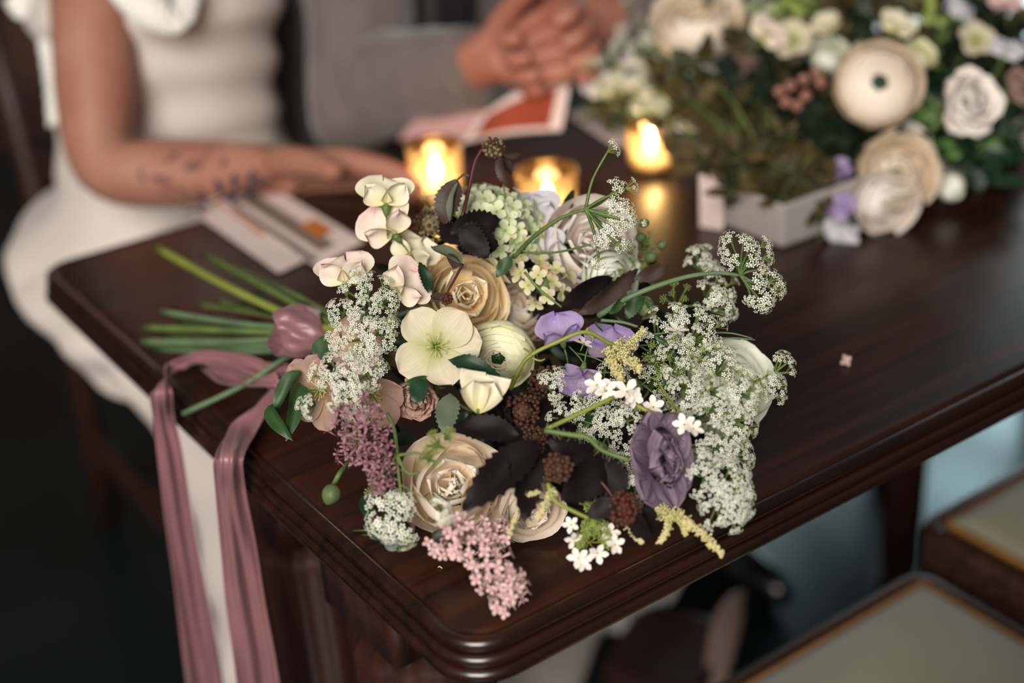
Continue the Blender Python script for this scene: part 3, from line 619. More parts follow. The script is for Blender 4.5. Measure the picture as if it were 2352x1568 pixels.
for i, (x, y, off, nv, R, mt, rl, vr, lb) in enumerate(SP):
    sweet_pea(F_(x, y, off), N(*nv), S(R * 0.88, D0(y) + off), mt, bq, rl, var=vr, label=lb)

b = MB(); b.ball((0, .04, -.03), .09, 0, 8, 6); fold_core = b.make('fold_core', [MT['stem']])
o = head('folded_bloom', F_(1098, 946, -.03), N(0, .25, 1), S(92, .93), bq, fold_core, 0.0, label='cream yellow bloom folded into a fan under the ranunculus')
petals_on(o, [(flat_petal(0.95, 1.25, 0.9, 0.12, 12, 0, -30, 0.22, 0.05, 2, 0.1, 0, 0.3, 15, 11, 0.0, 'cream'), -0.22, 0.0, 1), (flat_petal(0.85, 0.8, 0.9, 0.14, 20, 12, 35, 0.3, 0.04, 2, 0, 0, 1.3, 13, 10, 0.0, 'cream'), -0.55, 0.12, 1), (flat_petal(0.8, 0.7, 0.9, 0.14, 22, 10, 20, 0.3, 0.04, 2, 0, 0, 2.3, 13, 10, 0.0, 'cream'), 0.15, 0.16, 1)])
# green-white hydrangea-like head, cream stocks and loose white florets
def cluster(name, p, n, R, k, kind, fs, parent, dome=0.7, label=None, core='stem'):
    b = MB(); b.ball((0, 0, -0.25), 0.42, 0, 10, 8); c = put(name, b.make(name + '_core', [MT[core]]), frame(p, n, R), parent, label); W = WM[c.name]
    for i in range(k):
        a = i * 2.4; rr = math.sqrt((i + 0.5) / k) * 1.15; q = Vector((rr * math.cos(a), rr * math.sin(a), dome * (math.cos(min(rr, 1.15) * 1.25)) - 0.1 + rng.uniform(-0.08, 0.08)))
        nz = (q - Vector((0, 0, -0.5))) + Vector((rng.uniform(-.4, .4), rng.uniform(-.4, .4), 0.2))
        put('floret', FL[kind][i % 4], W @ frame(q, nz, fs * rng.uniform(0.85, 1.15), rng.random() * 6, (0, 1, 0.1)), c)
    return c
cluster('hydrangea_head', F_(1150, 520, 0.04), N(0.15, 0.3, 0.95), S(84, 1.03), 30, 'hydr', 0.30, bq, label='rounded head of pale green florets')
cluster('hydrangea_head', F_(1105, 470, 0.07), N(-0.1, 0.6, 0.8), S(52, 1.06), 16, 'hydr', 0.34, bq, label='small head of pale green florets')
cluster('stock_flower', F_(1252, 650, 0.03), N(0.15, 0.1, 1), S(54, 1.01), 10, 'stock', 0.46, bq, 0.5, label='spray of cream stock florets')
cluster('stock_flower', F_(1190, 560, 0.035), N(0.2, 0.3, 1), S(55, 1.01), 9, 'stock', 0.32, bq, 0.5, label='spray of small cream florets')
def florets(name, items, kind, R, parent, label):
    b = MB(); first = None
    pts = [F_(x, y, off) for x, y, off, nv in items]
    ctr = sum(pts, Vector()) / len(pts) + FW * 0.012
    for p in pts: b.tube(catmull([ctr, (ctr + p) / 2 + FW * 0.004, p], 3), S(1.6, 0.92), 4)
    c = put(name, b.make(name + '_stems', [MT['stem_y']]), None, parent, label)
    for (x, y, off, nv), p in zip(items, pts): put('floret', FL[kind][rng.randint(0, 3)], frame(p, N(*nv), S(R * rng.uniform(.85, 1.1), 0.92), rng.random() * 6), c)
florets('viburnum_floret_spray', [(1440, 900, -0.035, (0.1, 0.4, 0.8)), (1452, 912, -0.035, (0.5, -0.2, 0.8)), (1372, 885, -0.03, (-0.3, 0.5, 0.7)), (1392, 897, -0.03, (0.1, -0.1, 0.9)), (1500, 935, -0.02, (.2, .3, 1))], 'white5', 30, bq, 'loose large white florets on a pale green stem')
florets('viburnum_floret_spray', [(1592, 985, -0.035, (0.2, 0.6, 0.7)), (1572, 975, -0.03, (-0.2, 0.2, 0.9)), (1340, 790, -0.02, (0.3, 0.8, 0.4)), (1555, 760, -0.01, (0.2, 0.8, .5))], 'white5', 26, bq, 'single white florets beside the poppy')
florets('viburnum_floret_spray', [(1312, 1205, -0.01, (-0.3, 0.3, 0.9)), (1318, 1238, -0.01, (0.2, -0.4, 0.9)), (1412, 1250, -0.015, (0.3, 0.1, 0.9)), (1400, 1225, -0.01, (0.1, 0.5, 0.8)), (1328, 1282, -0.006, (0.0, 0.3, 0.9)), (1372, 1270, -0.005, (0.1, -.2, 0.9)), (1338, 1290, -0.005, (0.3, 0.2, 0.9))], 'white5', 24, bq, 'blush white florets trailing onto the table')

# white lace umbels: rays from a node, every small umbel a sub-part
def umbel(node, heads, parent, label=None, kind='umbellet', rr=0.0011, mt='stem', name='lace_umbel'):
    b = MB()
    for c, n, s in heads:
        mid = (Vector(node) * 0.45 + Vector(c) * 0.55) - Vector(n) * (s * 0.9); b.tube(catmull([node, mid, Vector(c) - Vector(n).normalized() * s * 0.7], 4), [rr * 1.0] * 5 + [rr * .8] * 4, 4)
    o = put(name, b.make(name + '_rays', [MT[mt]]), None, parent, label)
    for c, n, s in heads: put('umbellet', FL[kind][rng.randint(0, 3)], frame(c, n, s, rng.random() * 6), o)
    return o
def dome_umbel(px, py, off, nv, Rpx, k, label=None, kind='umbellet', spx=None, flat=0.4, drop=None):
    d = D0(py) + off; c = P(px, py, d); n = N(*nv); R = S(Rpx, d); x = UP.cross(n).normalized(); y = n.cross(x); node = c - n * R * 0.85; H = []
    s = S(spx if spx else 22, d); k = max(3, int(k * .8)) if kind == 'umbellet' else k
    for i in range(k):
        a = i * 2.4 + rng.uniform(-0.25, 0.25); r = math.sqrt((i + 0.35) / k)
        q = above(c + (x * math.cos(a) + y * math.sin(a)) * R * r + n * R * (flat * (1 - r * r) + rng.uniform(-0.12, 0.12)), 0.010)
        H.append((q, (q - node).normalized() + Vector((rng.uniform(-.25, .25), rng.uniform(-.25, .25), rng.uniform(-.1, .3))), s * rng.uniform(0.7, 1.15)))
    return umbel(above(node, 0.008), H, bq, label, kind)
def head_list(items, d, k=23):
    out = []
    for x, y, nv, s in items: out.append((above(P(x, y, d + rng.uniform(-.006, .006)), .01), N(*nv), S(s, d)))
    return out
# tall spray with separate rays
n1 = P(1345, 480, 0.955)
umbel(n1, head_list([(1412, 340, (.8, .35, .4), 27), (1418, 425, (.2, .6, .8), 26), (1455, 428, (.9, .2, .3), 26), (1415, 470, (.2, .3, .9), 27), (1440, 478, (.5, .3, .8), 26), (1452, 505, (.7, 0, .7), 24), (1430, 520, (.5, -.2, .8), 25), (1395, 542, (-.2, -.3, .9), 27), (1378, 555, (-.4, -.4, .8), 24), (1428, 568, (.6, -.5, .6), 27), (1445, 560, (.8, -.3, .5), 22), (1372, 605, (-.2, -.8, .5), 25), (1480, 512, (.6, .1, .7), 11), (1412, 500, (.2, .1, 1), 24), (1400, 525, (0, .1, 1), 22)], 0.955), bq, 'tall white lace umbel with wide-spread rays')
n2 = P(1700, 632, 0.975)
umbel(n2, head_list([(1672, 545, (-.6, .6, .6), 24), (1662, 575, (-.8, .1, .6), 22), (1680, 600, (-.3, -.1, .9), 24), (1710, 548, (.1, .8, .6), 24), (1728, 565, (.3, .5, .8), 26), (1735, 600, (.3, .2, .9), 26), (1762, 560, (.8, .4, .5), 24), (1768, 590, (.9, .1, .5), 24), (1758, 620, (.7, -.1, .7), 20), (1745, 648, (.3, .1, .9), 27), (1782, 640, (.7, .4, .6), 28), (1795, 665, (.9, -.1, .5), 26), (1770, 680, (.5, -.2, .8), 26), (1745, 700, (0, -.5, .9), 26), (1722, 690, (-.4, -.4, .8), 18), (1760, 705, (.4, -.6, .7), 24)], 0.965), bq, 'white lace umbel reaching furthest to the right')
QL = 'white lace umbel'
for a in [(1612, 592, .05, (0, .7, .7), 40, 8), (1640, 655, .03, (.3, .5, .8), 58, 12), (1655, 700, .03, (.5, .2, .8), 48, 9), (1555, 715, -.01, (.1, .3, .9), 22, 4), (1610, 770, -.012, (.3, .2, .9), 66, 15),
          (1500, 880, .012, (0, .2, 1), 70, 13), (1560, 815, -.005, (.1, .4, .9), 58, 11), (1582, 885, -.022, (.1, .1, 1), 66, 14), (1660, 840, -.01, (.3, .4, .9), 52, 9), (1800, 835, -.0, (.5, .6, .6), 34, 6), (1780, 890, .0, (.8, .2, .6), 38, 7), (1720, 895, -.02, (.4, .2, .9), 52, 11),
          (1700, 965, -.012, (.5, .1, .9), 55, 11), (1640, 935, -.02, (.1, .2, 1), 50, 9), (1650, 1020, -.01, (.1, .1, 1), 56, 11), (1700, 1045, .0, (.6, .0, .8), 42, 8), (1625, 1090, -.018, (0, .2, 1), 54, 10), (1690, 1110, -.012, (.5, .1, .9), 50, 10), (1700, 1155, -.012, (.5, -.2, .85), 44, 9), (1655, 1165, -.012, (.0, -.1, 1), 54, 11), (1690, 1190, -.012, (.2, -.5, .85), 38, 7),
          (1265, 885, -.018, (.1, .2, .95), 40, 5), (1375, 945, .0, (-.1, .1, 1), 66, 13), (1300, 955, -.0, (0, .1, 1), 42, 7), (1400, 1000, .012, (0, 0, 1), 62, 11), (1450, 960, -.005, (.2, .2, 1), 40, 7), (1320, 1010, .02, (0, 0, 1), 50, 8), (1430, 1070, .012, (0, 0, 1), 46, 7), (1420, 850, .0, (0, .2, 1), 44, 7), (1520, 760, .01, (.1, .4, .9), 56, 9), (1460, 1120, .0, (0, 0, 1), 40, 6)]:
    dome_umbel(*a[:5], a[5], QL)
for a in [(832, 668, -.018, (-.1, .5, .85), 62, 12), (770, 715, -.012, (-.6, .2, .7), 34, 6), (850, 715, -.022, (.1, .3, .95), 56, 10), (890, 690, -.016, (.5, .2, .8), 34, 5), (835, 775, -.022, (-.1, 0, 1), 60, 11), (880, 765, -.022, (.4, 0, .9), 42, 7), (770, 780, -.02, (-.5, 0, .8), 34, 5), (745, 855, -.022, (-.6, .1, .8), 44, 7), (800, 865, -.026, (-.1, .0, 1), 54, 10), (850, 860, -.022, (.3, -.1, .9), 40, 7), (800, 925, -.02, (-.1, -.3, .95), 54, 9), (703, 935, -.012, (-.6, -.4, .7), 30, 5), (840, 820, -.02, (0, 0, 1), 40, 7),
          (885, 1165, -.012, (-.2, .1, .95), 44, 3, 34), (925, 1150, -.016, (.2, .3, .95), 32, 4, 31), (880, 1210, -.010, (-.3, -.3, .9), 36, 3, 34), (925, 1225, -.008, (.1, -.5, .85), 34, 4, 31), (900, 520, .03, (0, .1, 1), 36, 6), (1000, 470, .06, (-.2, .6, .8), 44, 6), (1015, 1165, -.04, (.2, .2, 1), 30, 3)]:
    dome_umbel(*a[:5], a[5], QL, 'umbellet', a[6] if len(a) > 6 else None)
for a in [(890, 750, -.024, (.5, 0, .8), 26, 6), (812, 1000, -.016, (-.5, -.2, .8), 24, 5), (1000, 1020, -.055, (-.2, .2, .9), 30, 8), (985, 1050, -.055, (.2, .1, .9), 26, 6), (1030, 1000, -.05, (.4, .3, .8), 18, 4), (1560, 690, .03, (0, .3, .9), 50, 8), (1545, 860, -.01, (0, 0, 1), 46, 9), (1640, 900, -.02, (.1, 0, 1), 44, 8), (1600, 830, -.012, (0, .2, 1), 40, 7), (1460, 620, .05, (.2, .3, .9), 55, 10), (1330, 890, .02, (0, 0, 1), 40, 6), (1680, 1000, -.005, (0, 0, 1), 44, 8), (1540, 1000, .02, (0, 0, 1), 50, 8), (1750, 870, .0, (0, 0, 1), 26, 5), (1500, 830, .0, (0, 0, 1), 40, 7), (1000, 670, .03, (0, 0, 1), 26, 5), (1480, 560, .05, (0, .3, .9), 40, 7), (875, 1130, .0, (0, .3, .9), 34, 6)]:
    dome_umbel(*a[:5], a[5], 'spent lime green umbel', 'greenumb', 15)

# lilac clusters
def lilac(path, r0, r1, k, kind, fs, off, label, spread=1.0):
    ctr = [above(P(x, y, D0(y) + off), 0.020) for x, y in path]; q = catmull(ctr, 10); b = MB(); b.tube(q, [S(3, .9)] * len(q), 5)
    c = put('lilac_cluster', b.make('lilac_stem', [MT['stem_red']]), None, bq, label)
    for i in range(k):
        t = (i + 0.5) / k; j = t * (len(q) - 1); j0 = int(j); p = q[j0].lerp(q[min(j0 + 1, len(q) - 1)], j - j0); ax = (q[min(j0 + 1, len(q) - 1)] - q[max(j0 - 1, 0)]).normalized()
        a = i * 2.4; x = ax.orthogonal().normalized(); y = ax.cross(x); d = (x * math.cos(a) + y * math.sin(a)); R = S(r0 + (r1 - r0) * t, 0.9) * rng.uniform(0.55, 1.12)
        e = above(p + d * R, 0.009); n = (d + ax * rng.uniform(-0.1, 0.7) + Vector((rng.uniform(-.5, .5), rng.uniform(-.5, .5), rng.uniform(-.3, .5))) * spread)
        if n.z < -0.2: n.z = abs(n.z)
        put('floret', FL[kind][rng.randint(0, 3)], frame(e, n, S(fs, 0.9) * rng.uniform(0.8, 1.15), rng.random() * 6), c)
    return c
lilac([(1025, 1205), (1075, 1235), (1120, 1290), (1160, 1345), (1190, 1385)], 54, 42, 92, 'pink', 22, -0.018, 'pale pink lilac spray drooping on the table')
lilac([(800, 940), (840, 990), (868, 1050), (885, 1125)], 66, 26, 108, 'mauve', 22, -0.020, 'withering mauve lilac spray with curled florets')
lilac([(805, 1010), (795, 1060)], 26, 22, 22, 'mauve', 18, 0.0, 'short mauve lilac side spray')
lilac([(1130, 1200), (1160, 1250)], 36, 28, 22, 'pink', 18, -0.006, 'short pale pink lilac side spray')

# astilbe plumes
def plume(path, r0, off, k, mt, label, side=1.0):
    q = catmull([above(P(x, y, D0(y) + off), 0.012) for x, y in path], 10); b = MB(); b.tube(q, [S(3, .9) * (1 - .6 * i / len(q)) for i in range(len(q))], 5, 1)
    for i in range(k):
        t = (i + .5) / k; j = int(t * (len(q) - 1)); p = q[j].lerp(q[min(j + 1, len(q) - 1)], rng.random()); ax = (q[min(j + 1, len(q) - 1)] - q[max(j - 1, 0)]).normalized()
        x = ax.orthogonal().normalized(); y = ax.cross(x); a = rng.random() * 6.3; d = (x * math.cos(a) + y * math.sin(a) + ax * 0.6).normalized(); L = S(r0 * (1.05 - 0.75 * t), .9) * rng.uniform(.5, 1.2) * side
        b.tube([p, p + d * L], S(1, .9), 3, 1, False)
        for m in range(8): b.octa(above(p + d * L * (0.3 + 0.1 * m) + Vector((rng.uniform(-1, 1), rng.uniform(-1, 1), rng.uniform(-1, 1))) * S(3.5, .9), .006), S(rng.uniform(1.7, 3.0), .9), 0, 1.3)
    return put('astilbe_plume', b.make('astilbe_plume', [MT[mt], MT['stem_y']]), None, bq, label)
plume([(1500, 1175), (1560, 1190), (1610, 1225), (1658, 1272)], 24, -0.012, 150, 'buff', 'cream yellow astilbe plume pointing over the table edge')
plume([(1540, 1185), (1530, 1220), (1515, 1245)], 12, -0.012, 40, 'buff', 'cream yellow astilbe plume')
plume([(1585, 1195), (1570, 1225)], 14, -0.012, 30, 'buff', 'cream yellow astilbe plume')
plume([(1350, 1190), (1385, 1215), (1400, 1250)], 34, -0.01, 70, 'lime', 'yellow green budded spray low at the front')
plume([(1360, 1180), (1345, 1220), (1330, 1255)], 30, -0.01, 60, 'lime', 'yellow green budded spray low at the front')
plume([(1440, 1200), (1460, 1225), (1475, 1245)], 14, -0.012, 40, 'buff', 'cream yellow astilbe plume')
plume([(1240, 1130), (1200, 1150), (1172, 1222)], 12, -0.03, 60, 'buff', 'cream yellow astilbe plume')
plume([(1275, 1120), (1250, 1160), (1235, 1190)], 12, -0.03, 50, 'buff', 'cream yellow astilbe plume')
plume([(1405, 790), (1440, 800), (1475, 760)], 30, -0.02, 90, 'buff', 'cream yellow astilbe plume beside the lilac sweet peas')
plume([(1405, 795), (1440, 820), (1470, 850)], 30, -0.025, 90, 'buff', 'cream yellow astilbe plume')
plume([(1400, 795), (1415, 840), (1425, 875)], 26, -0.025, 80, 'buff', 'cream yellow astilbe plume')
plume([(1540, 945), (1560, 970), (1575, 1010)], 26, -0.012, 70, 'buff', 'cream yellow astilbe plume')
plume([(1400, 1120), (1420, 1090), (1440, 1120)], 26, 0.01, 60, 'lime', 'yellow green budded spray behind the poppy')
plume([(1330, 1155), (1390, 1165), (1430, 1150)], 26, 0.0, 60, 'lime', 'yellow green budded spray')

# seed heads
def seeds(px, py, off, Rpx, mt, k, label, rs=6.0, sq=(1, 1, .8)):
    d = D0(py) + off; b = MB(); b.ball((0, 0, 0), 0.6, 0, 8, 6)
    for i in range(k):
        z = 1 - 2 * (i + .5) / k; a = i * 2.4; r = math.sqrt(1 - z * z); f = rng.uniform(.72, 1.05)
        b.ball((r * math.cos(a) * f * sq[0], r * math.sin(a) * f * sq[1], z * f * sq[2]), rs / Rpx * rng.uniform(.8, 1.2), rng.randint(0, 1), 6, 4)
    return put('seed_head', b.make('seed_head', [MT[mt], MT['brown']]), frame(above(P(px, py, d), .02), N(0, .2, 1), S(Rpx, d), rng.random() * 6), bq, label)
seeds(1133, 340, 0.0, 25, 'tan', 60, 'dried tan seed head on the burgundy stem', 5)
seeds(1282, 1075, -0.03, 34, 'brown', 60, 'brown seed head', 7)
seeds(1432, 1168, -0.025, 40, 'redbrown', 80, 'red brown seed head beside the poppy', 7)
seeds(1200, 945, -0.01, 42, 'brown', 90, 'flat brown seed head in the shade', 5)
seeds(1230, 1010, -0.012, 30, 'brown', 60, 'brown seed head in the shade', 5)
seeds(1150, 1075, -0.03, 22, 'brown', 40, 'brown seed head on the peach rose', 5)
seeds(1026, 686, -0.03, 13, 'redbrown', 26, 'tiny dark bud on a thin stem', 4)
seeds(990, 515, 0.035, 42, 'tan', 90, 'fuzzy tan seed head', 5)
seeds(1250, 880, 0.02, 40, 'brown', 90, 'brown seed head', 5)
for x, y, off, r in ((1480, 512, .03, 11), (1520, 562, .03, 11), (1472, 545, .03, 12), (1495, 590, .04, 14), (880, 1225, -.005, 10), (853, 1215, -.005, 9)):
    b = MB(); b.ball((0, 0, 0), 1, 0, 10, 8, (1, 1, 1.2)); b.tube([(0, 0, -1), (0, .4, -3), (0, 1, -6)], .14, 5, 1)
    put('flower_bud', b.make('flower_bud', [MT['bud'], MT['stem']]), frame(above(P(x, y, D0(y) + off), .012), N(.5, .2, .4), S(r, 1)), bq)
def big_bud(px, py, off, r, n, label):
    V = []; F = []; nu = 20; pr = [(0, 1.12), (.12, 1.08), (.42, .95), (.8, .55), (.98, .1), (.96, -.3), (.78, -.72), (.45, -1.0), (.16, -1.1)]
    for q, z in pr:
        for j in range(nu): a = 2 * pi * j / nu; rr = q * (1 + .05 * math.cos(5 * a + z * 2)); V.append((rr * math.cos(a), rr * math.sin(a), z))
    for k in range(len(pr) - 1):
        for j in range(nu): F.append([k * nu + j, (k + 1) * nu + j, (k + 1) * nu + (j + 1) % nu, k * nu + (j + 1) % nu])
    return put('poppy_bud', mesh('poppy_bud', V, F, MT['bud']), frame(above(P(px, py, D0(py) + off), S(r, 1) * .9), n, S(r, .95)), bq, label)
big_bud(760, 1136, 0.02, 22, N(-.35, -.85, .1), 'round green poppy bud nodding over the table')
stem([above(P(764, 1118, .94), .03), P(778, 1090, .935), P(800, 1060, .95), P(830, 1000, .98)], S(6.5, .94), 'stem', bq)
big_bud(1482, 705, .03, 24, N(.1, -.7, .3), 'striped green bud')

# leaves of the bouquet: (base px, tip px, base depth offset, tip depth offset, width px, material, kind, twist)
def LF(ax, ay, bx, by, oa, ob, wpx, mt, kind, tw=0.0, label=None):
    a = above(P(ax, ay, D0(ay) + oa), .008); b = above(P(bx, by, D0(by) + ob), .006)
    return leaf(a, b, S(wpx, .95), mt, bq, kind, None, tw, label)
DK = 'black purple serrated leaf'; BZ = 'bronze brown leaf'
for a in [(1048, 412, 1012, 512, -.005, .0, 74, 'bronze', 'serrated', .5, BZ), (1050, 420, 1022, 508, -.008, -.004, 26, 'grey_leaf', 'plain', .9, None),
          (1035, 535, 1150, 505, .0, .0, 84, 'dark', 'serrated', .35, DK), (1040, 540, 1148, 560, -.005, .0, 80, 'dark', 'serrated', -.3, DK), (1060, 520, 1120, 590, -.01, -.01, 62, 'dark', 'serrated', .1, DK), (1050, 560, 1005, 495, .01, .02, 50, 'dark', 'serrated', -.4, DK),
          (1148, 350, 1196, 360, .0, -.004, 26, 'bronze', 'plain', 1.0, BZ), (1146, 350, 1158, 432, .0, .0, 34, 'bronze', 'serrated', .8, BZ), (1145, 352, 1180, 400, .004, .01, 30, 'bronze', 'serrated', -.5, BZ),
          (1062, 605, 990, 552, -.02, -.01, 40, 'grey_leaf', 'plain', .7, None), (1060, 606, 1020, 590, -.02, -.01, 34, 'bronze', 'serrated', -.6, BZ), (1020, 690, 985, 672, -.02, -.01, 22, 'bronze', 'plain', .3, BZ),
          (1236, 1015, 1066, 1160, -.035, -.05, 84, 'dark', 'serrated', .30, DK), (1195, 1010, 1218, 1184, -.03, -.04, 80, 'dark', 'serrated', -.5, DK),
          (1190, 1000, 1040, 968, -.02, -.02, 66, 'dark', 'serrated', .5, DK), (1180, 985, 1105, 930, -.015, -.005, 60, 'dark', 'serrated', -.2, DK), (1150, 985, 1180, 885, -.015, -.01, 70, 'dark', 'serrated', .6, DK),
          (1230, 1000, 1330, 985, -.012, -.01, 60, 'dark', 'serrated', .3, DK), (1260, 1010, 1440, 1095, -.02, -.012, 78, 'dark', 'serrated', .4, DK), (1390, 1060, 1300, 1150, -.012, -.02, 90, 'dark', 'serrated', -.3, DK), (1380, 1060, 1430, 1140, -.01, -.01, 80, 'dark', 'serrated', .2, DK),
          (1420, 1150, 1348, 1185, -.03, -.03, 46, 'dark', 'plain', .2, DK), (1455, 1165, 1484, 1258, -.03, -.012, 46, 'dark', 'serrated', .5, DK), (1470, 1165, 1510, 1225, -.02, -.01, 44, 'dark', 'serrated', -.3, DK),
          (1290, 700, 1420, 640, .02, .03, 66, 'dark', 'plain', .3, DK), (1330, 720, 1480, 622, .015, .02, 56, 'bronze', 'serrated', .5, BZ), (1460, 640, 1540, 610, .03, .03, 40, 'bronze', 'serrated', .2, BZ), (1330, 690, 1240, 700, .03, .04, 60, 'dark', 'plain', .2, DK), (1320, 960, 1240, 930, .0, .01, 60, 'dark', 'serrated', 0, DK),
          (985, 672, 968, 598, -.004, -.01, 34, 'deep', 'serrated', .6, None), (1030, 826, 1150, 856, -.03, -.035, 46, 'deep', 'serrated', -.7, None), (950, 795, 914, 775, -.005, .0, 26, 'deep', 'plain', .2, None), (968, 870, 955, 925, -.01, -.01, 46, 'deep', 'serrated', .2, None), (930, 880, 990, 870, -.01, -.01, 26, 'green', 'plain', .4, None),
          (1035, 905, 1020, 990, -.005, -.01, 56, 'grey_leaf', 'serrated', .2, 'dull grey green leaf under the hellebore'), (1150, 850, 1165, 870, -.03, -.03, 18, 'grey_leaf', 'plain', 0, None), (1175, 590, 1140, 635, .01, .01, 34, 'green', 'serrated', .2, None),
          (850, 1235, 930, 1180, .0, -.006, 60, 'deep', 'plain', .3, None), (880, 1240, 925, 1255, .0, .0, 36, 'deep', 'plain', .1, None), (845, 1190, 838, 1130, .005, .01, 34, 'deep', 'plain', .3, None), (880, 1140, 900, 1080, .01, .02, 70, 'deep', 'serrated', .2, None), (1040, 1240, 990, 1225, .0, .0, 36, 'deep', 'plain', .2, None),
          (690, 852, 615, 935, .02, .02, 42, 'green', 'strap', .6, 'curling mid green leaf at the left'), (620, 930, 645, 1000, .02, .01, 40, 'green', 'strap', .4, None), (690, 880, 672, 985, .02, .01, 46, 'green', 'strap', -.4, None), (745, 770, 730, 830, .03, .03, 46, 'green', 'plain', .2, None),
          (1470, 670, 1440, 730, .02, .02, 40, 'green', 'serrated', .2, None), (1400, 720, 1440, 680, .0, .0, 26, 'green', 'serrated', .6, None), (1340, 1000, 1350, 940, .01, .01, 60, 'green', 'broad', .2, None), (1180, 1080, 1150, 1130, -.03, -.035, 30, 'dark', 'serrated', .2, DK)]:
    LF(*a)
# fill leaves deep inside, coloured dark to be the shade behind the blooms
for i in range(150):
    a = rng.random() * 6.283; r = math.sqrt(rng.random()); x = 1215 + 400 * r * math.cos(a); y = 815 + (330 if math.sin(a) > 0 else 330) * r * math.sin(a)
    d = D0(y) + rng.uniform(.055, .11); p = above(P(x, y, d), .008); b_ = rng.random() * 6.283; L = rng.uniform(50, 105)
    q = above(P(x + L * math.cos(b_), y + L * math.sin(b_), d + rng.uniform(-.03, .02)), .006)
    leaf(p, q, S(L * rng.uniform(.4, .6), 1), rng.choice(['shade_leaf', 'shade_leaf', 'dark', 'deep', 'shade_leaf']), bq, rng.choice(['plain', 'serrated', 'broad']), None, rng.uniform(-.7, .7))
for i in range(46):    # thin green fern leaflets between the lace flowers
    x = rng.uniform(1330, 1700); y = rng.uniform(690, 1120); d = D0(y) + rng.uniform(-.005, .03); b_ = rng.random() * 6.283; L = rng.uniform(22, 50)
    leaf(above(P(x, y, d), .01), above(P(x + L * math.cos(b_), y + L * math.sin(b_), d - .004), .01), S(L * .3, .95), rng.choice(['green', 'green', 'deep', 'olive']), bq, 'serrated', None, rng.uniform(-.6, .6))
# visible stems among the flowers: (pixel path, depth offset)
def ST(path, off, r0, r1, mt, label=None):
    o = off if isinstance(off, (list, tuple)) else [off] * len(path)
    return stem([above(P(x, y, D0(y) + q), .008) for (x, y), q in zip(path, o)], (S(r0, .95), S(r1, .95)), mt, bq, label=label)
stem([P(1180, 590, 1.0), P(1230, 540, .975), P(1290, 500, .962), P(1345, 480, .955)], (S(6, .96), S(3.5, .96)), 'stem', bq)
stem([P(1195, 580, 1.0), P(1270, 580, .98), P(1330, 568, .965), P(1375, 555, .96)], (S(3.5, .96), S(2.5, .96)), 'stem', bq)
stem([P(1375, 725, .985), P(1450, 680, .972), P(1560, 640, .972), P(1640, 627, .974), P(1700, 632, .975)], (S(8, .96), S(4, .96)), 'stem2', bq)
stem([P(1170, 900, .95), P(1195, 845, .935), P(1220, 815, .93), P(1280, 785, .93), P(1345, 762, .93), P(1400, 788, .94), P(1440, 800, .95)], (S(5, .94), S(4.5, .94)), 'stem_y', bq, label='yellow green arching stem')
stem([P(1345, 762, .93), P(1352, 752, .93)], S(3.5, .94), 'stem_y', bq)
ST([(1220, 820), (1215, 808), (1203, 800)], -.03, 3.5, 2, 'stem_y'); ST([(1222, 822), (1240, 828), (1252, 824)], -.03, 3, 1.5, 'stem_y')
ST([(1345, 765), (1362, 775), (1360, 785)], -.03, 3, 1.5, 'stem_y')
ST([(1255, 985), (1330, 950), (1410, 912)], -.03, 5.5, 5, 'stem_y'); ST([(1455, 925), (1480, 940), (1505, 950)], -.025, 5, 4.5, 'stem_y')
ST([(1250, 988), (1310, 998), (1350, 1005), (1385, 1035), (1445, 1056)], -.03, 6.5, 5, 'stem', 'hairy poppy stem')
b = MB(); q = catmull([P(x, y, D0(y) - .031) for x, y in ((1255, 988), (1310, 998), (1350, 1005), (1385, 1035), (1440, 1055))], 12)
for i in range(90):
    p = q[rng.randint(0, len(q) - 1)] + UP * S(rng.choice([-5, 5]), .9); b.tube([p, p + (UP * (1 if rng.random() > .4 else -1) + RT * rng.uniform(-.8, .8)) * S(rng.uniform(7, 14), .9)], S(.5, .9), 3)
put('stem_hair', b.make('stem_hair', [MT['hairy']]), None, bq, kind='stuff')
ST([(1062, 500), (1078, 430), (1090, 375), (1108, 340)], .0, 5, 4.5, 'stem_red', 'burgundy stem rising at the back'); ST([(1108, 340), (1118, 330), (1130, 335)], .0, 4.5, 4, 'stem_red')
ST([(1078, 405), (1066, 400), (1055, 408), (1046, 416)], -.002, 2.6, 2, 'stem_red'); ST([(1145, 350), (1155, 400), (1160, 470)], [0, .01, .03], 3, 2, 'tan')
ST([(1063, 606), (1045, 640), (1025, 675)], -.022, 3.2, 2.4, 'stem_red'); ST([(1025, 675), (1012, 690), (995, 690)], -.022, 2.4, 2, 'stem_red')
ST([(1205, 625), (1240, 665), (1290, 705)], .0, 3.4, 3, 'stem'); ST([(890, 950), (905, 985), (912, 1040), (910, 1075)], -.012, 5, 4, 'stem'); ST([(1380, 735), (1430, 740), (1465, 750)], -.0, 4.5, 3.5, 'stem2')
ST([(912, 1045), (885, 1080), (862, 1110)], -.02, 3.5, 2, 'stem'); ST([(912, 1045), (918, 1110), (925, 1150)], -.022, 3.5, 2.5, 'stem'); ST([(912, 1045), (935, 1085), (965, 1085)], -.03, 3.5, 2.5, 'stem'); ST([(915, 1045), (955, 1040), (985, 1048)], -.04, 3.5, 2.5, 'stem'); ST([(915, 1110), (960, 1135), (1000, 1158)], -.04, 1.8, 1.2, 'stem')
ST([(1258, 1110), (1275, 1150), (1320, 1175), (1352, 1190)], -.03, 5, 4.5, 'stem_y'); ST([(1352, 1190), (1345, 1225)], -.012, 3.5, 2, 'stem_y'); ST([(1355, 1190), (1380, 1225)], -.012, 3.5, 2, 'stem_y')
